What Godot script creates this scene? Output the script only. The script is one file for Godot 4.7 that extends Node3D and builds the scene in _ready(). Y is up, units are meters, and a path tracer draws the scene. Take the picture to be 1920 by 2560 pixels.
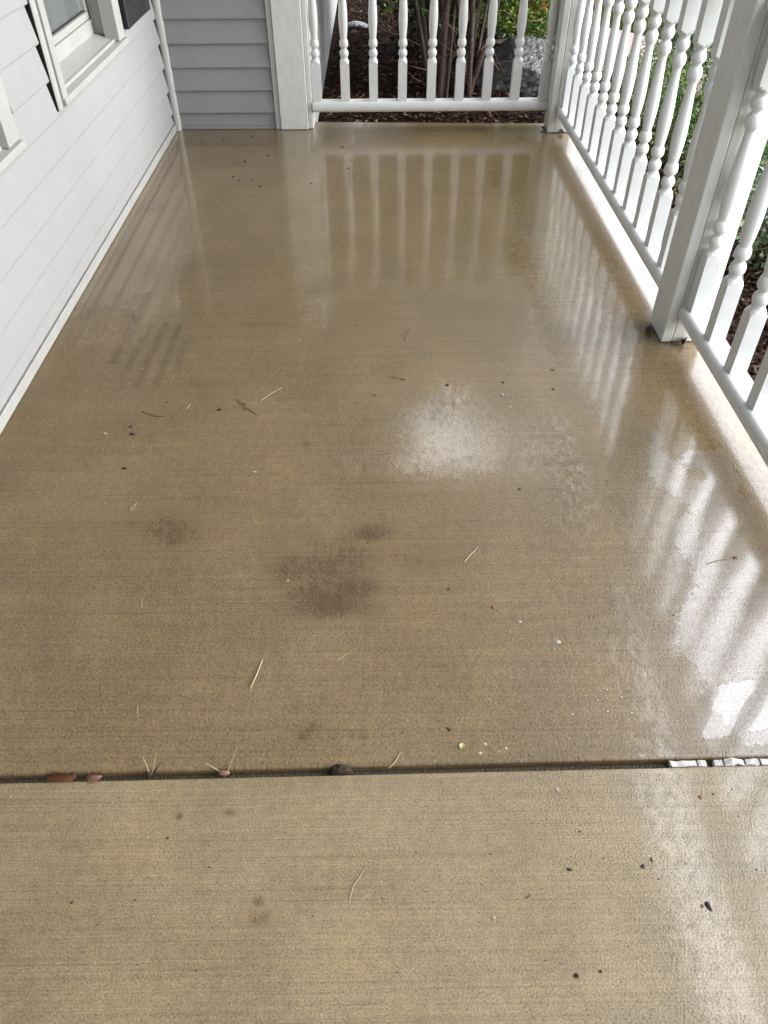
extends Node3D
# A wet concrete porch beside a lap-sided house, seen looking down along it. Metres, y up, porch floor at y = 0.

const XW := -1.0287      # face of the house wall on the porch's long side
const ZB := -4.186       # face of the house wall at the porch's far end
const GROUND := -0.12    # garden level
const CEIL := 2.60
var rng := RandomNumberGenerator.new()
var M := {}
var used := {}


func _ready() -> void:
	rng.seed = 4711
	# ---------------------------------------------------------------- camera
	var cam := Camera3D.new()
	cam.name = "camera"
	cam.position = Vector3(0, 1.2413, 0)
	cam.rotation_degrees = Vector3(-43.433, -0.478, -0.30)
	cam.fov = 68.216
	cam.near = 0.05
	cam.far = 400.0
	add_child(cam)
	cam.current = true
	# ---------------------------------------------------------------- overcast sky, weak soft sun, exposure
	var env := Environment.new()
	env.background_mode = Environment.BG_SKY
	var sm := ProceduralSkyMaterial.new()
	sm.sky_top_color = Color(0.97, 0.98, 1.0)
	sm.sky_horizon_color = Color(0.42, 0.435, 0.455)
	sm.sky_curve = 0.6
	sm.ground_horizon_color = Color(0.25, 0.27, 0.22)
	sm.ground_bottom_color = Color(0.25, 0.27, 0.22)
	sm.sun_angle_max = 1.0
	var sky := Sky.new()
	sky.sky_material = sm
	env.sky = sky
	env.background_energy_multiplier = 1.6
	env.tonemap_mode = Environment.TONE_MAPPER_LINEAR
	env.tonemap_exposure = 5.5
	env.sdfgi_enabled = true
	env.ssao_enabled = true
	env.ssil_enabled = true
	var we := WorldEnvironment.new()
	we.name = "environment"
	we.environment = env
	add_child(we)
	var sun := DirectionalLight3D.new()
	sun.name = "sun"
	sun.light_energy = 0.5
	sun.light_color = Color(1.0, 0.985, 0.97)
	sun.light_angular_distance = 40.0
	sun.shadow_enabled = true
	add_child(sun)
	sun.look_at_from_position(Vector3(8, 1.9, 0.3), Vector3.ZERO, Vector3.UP)

	materials()
	ground_and_beds()
	slabs()
	house()
	posts_and_rails()
	garden()
	joint_things()
	debris()


# ==================================================================== helpers
func numbered(called: String) -> String:
	if not used.has(called):
		used[called] = 0
		return called
	used[called] += 1
	return "%s_%03d" % [called, used[called]]


func tag(o: Node, label: String, category: String, group := "") -> Node:
	o.set_meta("label", label)
	o.set_meta("category", category)
	if group != "":
		o.set_meta("group", group)
	return o


func thing(called: String, label: String, category: String, at := Vector3.ZERO, group := "") -> Node3D:
	var o := Node3D.new()
	o.name = numbered(called)
	add_child(o)
	o.position = at
	tag(o, label, category, group)
	return o


func put(called: String, m: Mesh, mat: Material, parent: Node = null, at := Vector3.ZERO) -> MeshInstance3D:
	var o := MeshInstance3D.new()
	o.mesh = m
	o.material_override = mat
	o.position = at
	if parent == null:
		o.name = numbered(called)
		add_child(o)
	else:
		o.name = called
		parent.add_child(o, true)
	return o


func kind(o: Node, k: String) -> Node:
	o.set_meta("kind", k)
	return o


func new_st() -> SurfaceTool:
	var st := SurfaceTool.new()
	st.begin(Mesh.PRIMITIVE_TRIANGLES)
	return st


# triangle with one normal, turned so that it faces along "out"
func tri(st: SurfaceTool, a: Vector3, b: Vector3, c: Vector3, out: Vector3) -> void:
	var n := (a - c).cross(a - b)
	if n.length_squared() < 1e-18:
		return
	n = n.normalized()
	if n.dot(out) < 0.0:
		var t := b
		b = c
		c = t
		n = -n
	for p in [a, b, c]:
		st.set_normal(n)
		st.set_uv(Vector2(p.x + p.z, p.y))
		st.add_vertex(p)


func quad(st: SurfaceTool, a: Vector3, b: Vector3, c: Vector3, d: Vector3, out: Vector3) -> void:
	tri(st, a, b, c, out)
	tri(st, a, c, d, out)


# quad with a normal per corner
func nquad(st: SurfaceTool, p: Array, n: Array) -> void:
	var f: Vector3 = (p[0] - p[2]).cross(p[0] - p[1])
	if f.length_squared() < 1e-18:
		f = (p[0] - p[3]).cross(p[0] - p[2])
	var order := [0, 1, 2, 0, 2, 3]
	if f.dot(n[0] + n[1] + n[2] + n[3]) < 0.0:
		order = [0, 2, 1, 0, 3, 2]
	for k in order:
		st.set_normal(n[k])
		st.set_uv(Vector2(p[k].x + p[k].z, p[k].y))
		st.add_vertex(p[k])


# box with chamfered edges
func cbox(st: SurfaceTool, lo: Vector3, hi: Vector3, b := 0.002) -> void:
	var c := (lo + hi) / 2.0
	var h := (hi - lo) / 2.0
	b = minf(b, minf(h.x, minf(h.y, h.z)) * 0.9)
	for ax in 3:
		var u := (ax + 1) % 3
		var v := (ax + 2) % 3
		for s: float in [-1.0, 1.0]:
			var out := Vector3.ZERO
			out[ax] = s
			var p := []
			for k in [[-1, -1], [1, -1], [1, 1], [-1, 1]]:
				var q := Vector3.ZERO
				q[ax] = s * h[ax]
				q[u] = k[0] * (h[u] - b)
				q[v] = k[1] * (h[v] - b)
				p.append(c + q)
			quad(st, p[0], p[1], p[2], p[3], out)
	for ax in 3:
		var u := (ax + 1) % 3
		var v := (ax + 2) % 3
		for su: float in [-1.0, 1.0]:
			for sv: float in [-1.0, 1.0]:
				var out := Vector3.ZERO
				out[u] = su
				out[v] = sv
				var p := []
				for k in [[-1, 0], [1, 0], [1, 1], [-1, 1]]:
					var q := Vector3.ZERO
					q[ax] = k[0] * (h[ax] - b)
					q[u] = su * (h[u] - (b if k[1] == 1 else 0.0))
					q[v] = sv * (h[v] - (0.0 if k[1] == 1 else b))
					p.append(c + q)
				quad(st, p[0], p[1], p[2], p[3], out)
	for sx: float in [-1.0, 1.0]:
		for sy: float in [-1.0, 1.0]:
			for sz: float in [-1.0, 1.0]:
				var s := Vector3(sx, sy, sz)
				tri(st, c + s * (h - Vector3(0, b, b)), c + s * (h - Vector3(b, 0, b)), c + s * (h - Vector3(b, b, 0)), s)


func box_mesh(lo: Vector3, hi: Vector3, b := 0.002) -> Mesh:
	var st := new_st()
	cbox(st, lo, hi, b)
	return st.commit()


# a closed profile (x across, y up in the section) swept from a to b, capped
func extrude(st: SurfaceTool, prof: PackedVector2Array, a: Vector3, b: Vector3, u: Vector3, v: Vector3, soft := 40.0) -> void:
	var n := prof.size()
	if Geometry2D.is_polygon_clockwise(prof):
		prof.reverse()
	var en := []
	for i in n:
		var d := prof[(i + 1) % n] - prof[i]
		en.append(Vector2(d.y, -d.x).normalized())
	for i in n:
		var j := (i + 1) % n
		var n0: Vector2 = en[i]
		var n1: Vector2 = en[i]
		var pv: Vector2 = en[(i + n - 1) % n]
		var nx: Vector2 = en[j]
		if absf(rad_to_deg(pv.angle_to(en[i]))) < soft:
			n0 = (pv + en[i]).normalized()
		if absf(rad_to_deg(nx.angle_to(en[i]))) < soft:
			n1 = (nx + en[i]).normalized()
		var p0 := u * prof[i].x + v * prof[i].y
		var p1 := u * prof[j].x + v * prof[j].y
		var w0 := u * n0.x + v * n0.y
		var w1 := u * n1.x + v * n1.y
		nquad(st, [a + p0, a + p1, b + p1, b + p0], [w0, w1, w1, w0])
	var t := Geometry2D.triangulate_polygon(prof)
	for k in range(0, t.size(), 3):
		for e in [[a, (a - b)], [b, (b - a)]]:
			tri(st, e[0] + u * prof[t[k]].x + v * prof[t[k]].y, e[0] + u * prof[t[k + 1]].x + v * prof[t[k + 1]].y, e[0] + u * prof[t[k + 2]].x + v * prof[t[k + 2]].y, e[1])


# tube through points with a radius at each
func tube(st: SurfaceTool, pts: Array, rad: Array, sides := 6, cols: Array = []) -> void:
	var rings := []
	var nrm := []
	var up := Vector3(0.13, 0.97, 0.21).normalized()
	for i in pts.size():
		var d: Vector3 = (pts[mini(i + 1, pts.size() - 1)] - pts[maxi(i - 1, 0)])
		if d.length() < 1e-6:
			d = Vector3.UP
		d = d.normalized()
		if absf(d.dot(up)) > 0.95:
			up = Vector3(0.9, 0.1, 0.4).normalized()
		var s := d.cross(up).normalized()
		var t := s.cross(d)
		var ring := []
		var nn := []
		for k in sides:
			var an := TAU * k / sides
			var o := s * cos(an) + t * sin(an)
			ring.append(pts[i] + o * rad[i])
			nn.append(o)
		rings.append(ring)
		nrm.append(nn)
	for i in pts.size() - 1:
		if cols.size() > 0:
			st.set_color(cols[mini(i, cols.size() - 1)])
		for k in sides:
			var l := (k + 1) % sides
			nquad(st, [rings[i][k], rings[i][l], rings[i + 1][l], rings[i + 1][k]], [nrm[i][k], nrm[i][l], nrm[i + 1][l], nrm[i + 1][k]])
	for k in range(1, sides - 1):
		tri(st, rings[0][0], rings[0][k], rings[0][k + 1], pts[0] - pts[1])
		var e: Array = rings[-1]
		tri(st, e[0], e[k], e[k + 1], pts[-1] - pts[-2])


# ball of uneven shape; "field" gives the radius factor along a direction
func lump(st: SurfaceTool, c: Vector3, r: Vector3, rough: float, freq: float, sd: int, seg := 14, rows := 9) -> void:
	var nz := FastNoiseLite.new()
	nz.seed = sd
	nz.frequency = freq
	nz.fractal_octaves = 4
	var g := []
	for i in rows + 1:
		var row := []
		for k in seg:
			var th := PI * i / rows
			var ph := TAU * k / seg
			var d := Vector3(sin(th) * cos(ph), cos(th), sin(th) * sin(ph))
			row.append(c + d * r * (1.0 + rough * nz.get_noise_3dv(d * 10.0)))
		g.append(row)
	var nn := []
	for i in rows + 1:
		var row := []
		for k in seg:
			var du: Vector3 = g[i][(k + 1) % seg] - g[i][(k + seg - 1) % seg]
			var dv: Vector3 = g[mini(i + 1, rows)][k] - g[maxi(i - 1, 0)][k]
			var n := du.cross(dv)
			n = n.normalized() if n.length() > 1e-12 else (g[i][k] - c).normalized()
			if n.dot(g[i][k] - c) < 0.0:
				n = -n
			row.append(n)
		nn.append(row)
	for i in rows:
		for k in seg:
			var l := (k + 1) % seg
			nquad(st, [g[i][k], g[i][l], g[i + 1][l], g[i + 1][k]], [nn[i][k], nn[i][l], nn[i + 1][l], nn[i + 1][k]])


func noise(sd: int, f: float, oct := 1, type := FastNoiseLite.TYPE_SIMPLEX_SMOOTH) -> FastNoiseLite:
	var n := FastNoiseLite.new()
	n.seed = sd
	n.frequency = f
	n.noise_type = type
	if oct <= 1:
		n.fractal_type = FastNoiseLite.FRACTAL_NONE
	else:
		n.fractal_octaves = oct
	return n


func bytes_of(n: FastNoiseLite, w: int, h: int) -> PackedByteArray:
	var im := n.get_image(w, h)
	im.convert(Image.FORMAT_L8)
	return im.get_data()


func stretched(n: FastNoiseLite, w0: int, h0: int, w: int, h: int) -> PackedByteArray:
	var im := n.get_image(w0, h0)
	im.convert(Image.FORMAT_L8)
	im.resize(w, h, Image.INTERPOLATE_CUBIC)
	return im.get_data()


func tex(b: PackedByteArray, w: int, h: int, f: int) -> ImageTexture:
	return ImageTexture.create_from_image(Image.create_from_data(w, h, false, f, b))


# a tileable noise texture between two colours
func mottled(c0: Color, c1: Color, sd: int, f: float, oct: int, size := 512, stretch := 1) -> ImageTexture:
	var n := noise(sd, f, oct)
	var im := n.get_seamless_image(size / stretch, size)
	im.convert(Image.FORMAT_L8)
	if stretch > 1:
		im.resize(size, size, Image.INTERPOLATE_CUBIC)
	var s := im.get_data()
	var o := PackedByteArray()
	o.resize(size * size * 3)
	for i in size * size:
		var t := s[i] / 255.0
		o[i * 3] = int(255.0 * lerpf(c0.r, c1.r, t))
		o[i * 3 + 1] = int(255.0 * lerpf(c0.g, c1.g, t))
		o[i * 3 + 2] = int(255.0 * lerpf(c0.b, c1.b, t))
	return tex(o, size, size, Image.FORMAT_RGB8)


func flat_mat(c: Color, rough := 0.6) -> StandardMaterial3D:
	var m := StandardMaterial3D.new()
	m.albedo_color = c
	m.roughness = rough
	return m


func tri_mat(t: Texture2D, rough: float, scale: Vector3, bump: Texture2D = null, bump_cm := 0.0) -> StandardMaterial3D:
	var m := StandardMaterial3D.new()
	m.albedo_texture = t
	m.roughness = rough
	m.uv1_triplanar = true
	m.uv1_world_triplanar = true
	m.uv1_scale = scale
	if bump != null:
		m.heightmap_enabled = true
		m.heightmap_texture = bump
		m.heightmap_scale = bump_cm
	return m


# ==================================================================== materials
func materials() -> void:
	var grain := mottled(Color(0, 0, 0), Color(1, 1, 1), 12, 0.035, 4, 512, 1)
	var fine := mottled(Color(0, 0, 0), Color(1, 1, 1), 13, 0.09, 3, 512, 1)
	M.vinyl = tri_mat(mottled(Color8(133, 135, 137), Color8(137, 139, 141), 21, 0.012, 4), 0.42, Vector3(0.9, 0.9, 0.9))
	M.paint = tri_mat(mottled(Color8(192, 195, 192), Color8(206, 208, 205), 22, 0.02, 4), 0.34, Vector3(3.0, 1.2, 3.0), grain, 0.035)
	M.rail_paint = tri_mat(mottled(Color8(197, 200, 200), Color8(207, 209, 209), 23, 0.02, 4), 0.32, Vector3(2.0, 2.0, 2.0), fine, 0.012)
	M.trim = tri_mat(mottled(Color8(142, 144, 143), Color8(151, 153, 151), 24, 0.015, 3), 0.36, Vector3(1, 1, 1))
	M.vinyl_trim = tri_mat(mottled(Color8(158, 161, 160), Color8(168, 170, 169), 27, 0.012, 4), 0.42, Vector3(0.9, 0.9, 0.9))
	M.gap_shade = flat_mat(Color8(16, 16, 17), 0.9)  # near-black, colours in the shade of gaps around the siding
	M.shutter = flat_mat(Color8(24, 24, 27), 0.45)
	M.ceiling = tri_mat(mottled(Color8(96, 91, 82), Color8(112, 106, 96), 25, 0.02, 3), 0.6, Vector3(1, 1, 1))
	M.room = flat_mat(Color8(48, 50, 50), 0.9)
	M.curtain = flat_mat(Color8(120, 124, 123), 0.9)
	var g := StandardMaterial3D.new()
	g.transparency = BaseMaterial3D.TRANSPARENCY_ALPHA
	g.albedo_color = Color(0.8, 0.85, 0.85, 0.08)
	g.roughness = 0.02
	M.glass = g
	var wt := StandardMaterial3D.new()
	wt.transparency = BaseMaterial3D.TRANSPARENCY_ALPHA
	wt.albedo_color = Color(0.95, 0.97, 1.0, 0.04)
	wt.roughness = 0.01
	M.water = wt
	M.mulch_soil = tri_mat(mottled(Color8(20, 13, 10), Color8(40, 28, 22), 31, 0.05, 5), 0.8, Vector3(1.4, 1.4, 1.4), fine, 0.5)
	M.mulch_soil.metallic_specular = 0.08
	var ch := StandardMaterial3D.new()
	ch.vertex_color_use_as_albedo = true
	ch.roughness = 0.9
	ch.metallic_specular = 0.08
	M.chip = ch
	M.lawn = tri_mat(mottled(Color8(34, 48, 18), Color8(56, 70, 27), 32, 0.04, 5), 0.9, Vector3(0.7, 0.7, 0.7), fine, 1.0)
	var lf := StandardMaterial3D.new()
	lf.vertex_color_use_as_albedo = true
	lf.roughness = 0.45
	lf.backlight_enabled = true
	lf.backlight = Color(0.2, 0.24, 0.06)
	lf.metallic_specular = 0.3
	M.leaf = lf
	M.bark = tri_mat(mottled(Color8(30, 21, 17), Color8(74, 54, 44), 33, 0.05, 4, 512, 4), 0.8, Vector3(6, 1.5, 6), fine, 0.4)
	M.boulder = tri_mat(mottled(Color8(26, 27, 28), Color8(92, 94, 94), 34, 0.03, 5, 512, 2), 0.34, Vector3(2.2, 1.6, 2.2), grain, 0.7)
	M.path = tri_mat(mottled(Color8(92, 78, 70), Color8(108, 93, 84), 35, 0.05, 4), 0.6, Vector3(1, 1, 1), fine, 0.2)
	M.straw = flat_mat(Color8(158, 145, 112), 0.6)
	M.dry_blade = flat_mat(Color8(104, 82, 52), 0.65)
	M.twig = flat_mat(Color8(94, 62, 44), 0.75)
	M.seed = flat_mat(Color8(128, 88, 56), 0.6)
	M.dark_bit = flat_mat(Color8(28, 22, 20), 0.6)
	M.red_bit = flat_mat(Color8(112, 48, 34), 0.5)
	M.orange_bit = flat_mat(Color8(124, 76, 50), 0.55)
	M.pale_bit = flat_mat(Color8(150, 142, 124), 0.6)
	M.caulk = tri_mat(mottled(Color8(190, 190, 187), Color8(226, 226, 224), 36, 0.05, 4), 0.5, Vector3(14, 14, 14), fine, 0.12)
	M.filler = tri_mat(mottled(Color8(44, 40, 32), Color8(92, 84, 66), 37, 0.06, 4), 0.6, Vector3(5, 5, 5), fine, 0.4)
	M.dirt = tri_mat(mottled(Color8(34, 25, 19), Color8(84, 64, 48), 38, 0.06, 4), 0.9, Vector3(20, 20, 20), fine, 0.3)
	M.brown_leaf = tri_mat(mottled(Color8(66, 35, 18), Color8(112, 64, 34), 39, 0.06, 4), 0.4, Vector3(18, 18, 18), fine, 0.06)
	M.pink_leaf = tri_mat(mottled(Color8(104, 76, 62), Color8(146, 114, 98), 40, 0.06, 4), 0.5, Vector3(18, 18, 18), fine, 0.06)
	M.curl_leaf = tri_mat(mottled(Color8(44, 30, 22), Color8(112, 86, 58), 41, 0.06, 4), 0.4, Vector3(18, 18, 18), fine, 0.06)
	M.yellow_leaf = flat_mat(Color8(166, 166, 116), 0.5)


# ==================================================================== the ground outside
func sheet(st: SurfaceTool, x0: float, x1: float, z0: float, z1: float, y: float, step: float, amp: float, nz: FastNoiseLite) -> void:
	var nx := maxi(1, int((x1 - x0) / step))
	var nzz := maxi(1, int((z1 - z0) / step))
	var hgt := func(px: float, pz: float) -> Vector3:
		return Vector3(px, y + amp * nz.get_noise_2d(px * 100.0, pz * 100.0), pz)
	for i in nx:
		for k in nzz:
			var a := x0 + (x1 - x0) * i / nx
			var b := x0 + (x1 - x0) * (i + 1) / nx
			var c := z0 + (z1 - z0) * k / nzz
			var d := z0 + (z1 - z0) * (k + 1) / nzz
			quad(st, hgt.call(a, c), hgt.call(b, c), hgt.call(b, d), hgt.call(a, d), Vector3.UP)


func ground_and_beds() -> void:
	var st := new_st()
	quad(st, Vector3(-80, GROUND - 0.012, -80), Vector3(80, GROUND - 0.012, -80), Vector3(80, GROUND - 0.012, 80), Vector3(-80, GROUND - 0.012, 80), Vector3.UP)
	kind(put("lawn", st.commit(), M.lawn), "structure")
	var nz := noise(5, 0.03, 3)
	st = new_st()
	sheet(st, -0.33, 1.7, -9.0, -4.27, GROUND, 0.12, 0.02, nz)
	sheet(st, 1.065, 1.7, -4.27, 1.6, GROUND, 0.12, 0.02, nz)
	kind(put("mulch_bed", st.commit(), M.mulch_soil), "structure")
	# the walk between bed and lawn
	st = new_st()
	var a := Vector3(0.95, GROUND, -8.17)
	var d := Vector3(0.603, 0, 0.798)
	var o := Vector3(-0.798, 0, 0.603) * 1.05
	var t := Vector3(0, 0.024, 0)
	var L := 9.0
	a += d * 1.25
	quad(st, a + t, a + d * L + t, a + d * L + o + t, a + o + t, Vector3.UP)
	quad(st, a + t, a + d * L + t, a + d * L - t, a - t, -o)
	quad(st, a + o + t, a + o + d * L + t, a + o + d * L - t, a + o - t, o)
	kind(put("walkway", st.commit(), M.path), "structure")

	# wood chips, past counting
	var chip := new_st()
	cbox(chip, Vector3(-0.5, -0.5, -0.5), Vector3(0.5, 0.5, 0.5), 0.12)
	var mm := MultiMesh.new()
	mm.transform_format = MultiMesh.TRANSFORM_3D
	mm.use_colors = true
	mm.mesh = chip.commit()
	var spots := []
	for i in 13000:
		spots.append(Vector2(rng.randf_range(-0.30, 1.65), -4.29 - pow(rng.randf(), 1.5) * 4.4))
	for i in 9000:
		spots.append(Vector2(rng.randf_range(1.08, 1.7), rng.randf_range(-4.4, -0.6)))
	mm.instance_count = spots.size()
	for i in spots.size():
		var p: Vector2 = spots[i]
		var len := rng.randf_range(0.012, 0.05)
		var b := Basis.from_euler(Vector3(rng.randfn(0, 0.28), rng.randf() * TAU, rng.randfn(0, 0.28)))
		b = b * Basis.from_scale(Vector3(len, rng.randf_range(0.002, 0.005), rng.randf_range(0.004, 0.011)))
		mm.set_instance_transform(i, Transform3D(b, Vector3(p.x, GROUND + 0.02 * nz.get_noise_2d(p.x * 100, p.y * 100) + rng.randf_range(0.002, 0.016), p.y)))
		var s := rng.randf()
		var c := Color(0.016, 0.009, 0.007).lerp(Color(0.042, 0.024, 0.018), rng.randf())
		if s > 0.93:
			c = Color(0.17, 0.13, 0.09) * rng.randf_range(0.6, 1.1)
		elif s > 0.82:
			c = Color(0.075, 0.055, 0.046)
		mm.set_instance_color(i, Color(c.r, c.g, c.b))
	var mi := MultiMeshInstance3D.new()
	mi.multimesh = mm
	mi.material_override = M.chip
	mi.name = "wood_chips"
	add_child(mi)
	kind(mi, "stuff")
	tag(mi, "dark brown shredded wood chips covering the planting bed", "mulch")

	# grass
	var gb := new_st()
	for k in 5:
		var an := k * 1.26
		var q := Vector3(cos(an), 0, sin(an)) * 0.008
		var w := Vector3(-sin(an), 0, cos(an)) * 0.0022
		var h := 0.045 + 0.008 * k
		var lean := Vector3(cos(an * 2.3), 0, sin(an * 2.3)) * 0.018
		tri(gb, q - w, q + w, q + lean + Vector3(0, h, 0), Vector3(0.3, 0.4, 0.3))
	var gm := MultiMesh.new()
	gm.transform_format = MultiMesh.TRANSFORM_3D
	gm.use_colors = true
	gm.mesh = gb.commit()
	var gs := []
	while gs.size() < 26000:
		var along := rng.randf_range(-0.6, 6.2)
		var away := pow(rng.randf(), 1.4) * 4.0
		gs.append(a + d * along - Vector3(-0.798, 0, 0.603) * (away + 0.01))
	gm.instance_count = gs.size()
	for i in gs.size():
		var b := Basis(Vector3.UP, rng.randf() * TAU).scaled(Vector3.ONE * rng.randf_range(0.7, 1.3))
		gm.set_instance_transform(i, Transform3D(b, Vector3(gs[i].x, GROUND - 0.012, gs[i].z)))
		var c := Color(0.035, 0.058, 0.008).lerp(Color(0.075, 0.10, 0.015), rng.randf())
		gm.set_instance_color(i, c)
	var gi := MultiMeshInstance3D.new()
	gi.multimesh = gm
	gi.material_override = M.leaf
	gi.name = "lawn_grass"
	add_child(gi)
	kind(gi, "stuff")
	tag(gi, "short bright green grass of the lawn beyond the walk", "grass")


# ==================================================================== porch floor
func dab(p: Vector2, c: Vector2, rx: float, ry: float) -> float:
	var d := Vector2((p.x - c.x) / rx, (p.y - c.y) / ry).length_squared()
	return exp(-d)


func stroke(p: Vector2, a: Vector2, b: Vector2, w: float) -> float:
	var q := Geometry2D.get_closest_point_to_segment(p, a, b)
	var d := p.distance_to(q) / w
	return exp(-d * d)


# what the concrete is like at a place: wet film, brown stain, painted reflection of the siding laps
func floor_state(p: Vector2, nz: FastNoiseLite) -> Vector3:
	var n := nz.get_noise_2d(p.x * 100.0, p.y * 60.0)
	var m := nz.get_noise_2d(p.x * 260.0 + 900.0, p.y * 200.0)
	var edge := p.x + 0.12 * n
	var wet := smoothstep(0.30, 0.62, edge)
	wet = maxf(wet, smoothstep(-1.5, -2.6, p.y + 0.2 * n) * 0.7)
	wet = maxf(wet, 1.0 * dab(p + Vector2(0.10 * n, 0.08 * m), Vector2(0.19, -1.58), 0.34, 0.36))
	wet = maxf(wet, 0.5 * smoothstep(-0.15, 0.3, edge))
	if p.y > -0.66:
		wet = smoothstep(0.05, 0.55, edge) * 0.95
	wet = clampf(wet + 0.12 * m, 0.0, 1.0)
	var st := 0.0
	for s in [[-0.108, -1.145, 0.085, 0.06, 0.5], [-0.14, -1.205, 0.07, 0.035, 0.55], [-0.02, -1.238, 0.05, 0.025, 0.5], [-0.10, -1.03, 0.06, 0.03, 1.0], [-0.055, -1.072, 0.045, 0.028, 0.95], [-0.15, -1.06, 0.04, 0.03, 0.55], [-0.19, -1.13, 0.04, 0.04, 0.5], [0.06, -1.17, 0.09, 0.05, 0.3],
			[-0.505, -1.263, 0.09, 0.045, 0.38], [-0.46, -1.24, 0.05, 0.03, 0.40], [-0.142, -0.720, 0.011, 0.009, 0.5], [-0.133, -0.731, 0.007, 0.007, 0.45], [-0.124, -0.744, 0.006, 0.006, 0.4], [-0.053, -0.715, 0.007, 0.005, 0.45], [-0.034, -0.719, 0.005, 0.008, 0.5], [0.165, -0.708, 0.006, 0.005, 0.4],
			[-0.191, -1.575, 0.012, 0.012, 0.7], [-0.341, -0.574, 0.004, 0.004, 0.8], [-0.257, -0.579, 0.007, 0.005, 1.0], [-0.194, -0.438, 0.006, 0.007, 0.9], [-0.19, -0.415, 0.02, 0.012, 0.35]]:
		st = maxf(st, s[4] * dab(p, Vector2(s[0], s[1]), s[2] * 1.15, s[3] * 1.15))
	st *= clampf(1.0 + 1.3 * m, 0.0, 1.7)
	var dry := 0.0  # stripes painted in for siding laps mirrored in the floor
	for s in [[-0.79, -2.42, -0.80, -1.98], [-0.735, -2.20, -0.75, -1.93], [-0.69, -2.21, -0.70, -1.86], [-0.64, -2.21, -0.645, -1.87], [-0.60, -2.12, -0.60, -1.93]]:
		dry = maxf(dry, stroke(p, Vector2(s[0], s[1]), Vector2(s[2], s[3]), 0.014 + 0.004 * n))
	return Vector3(wet, clampf(st, 0, 1), dry)


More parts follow.
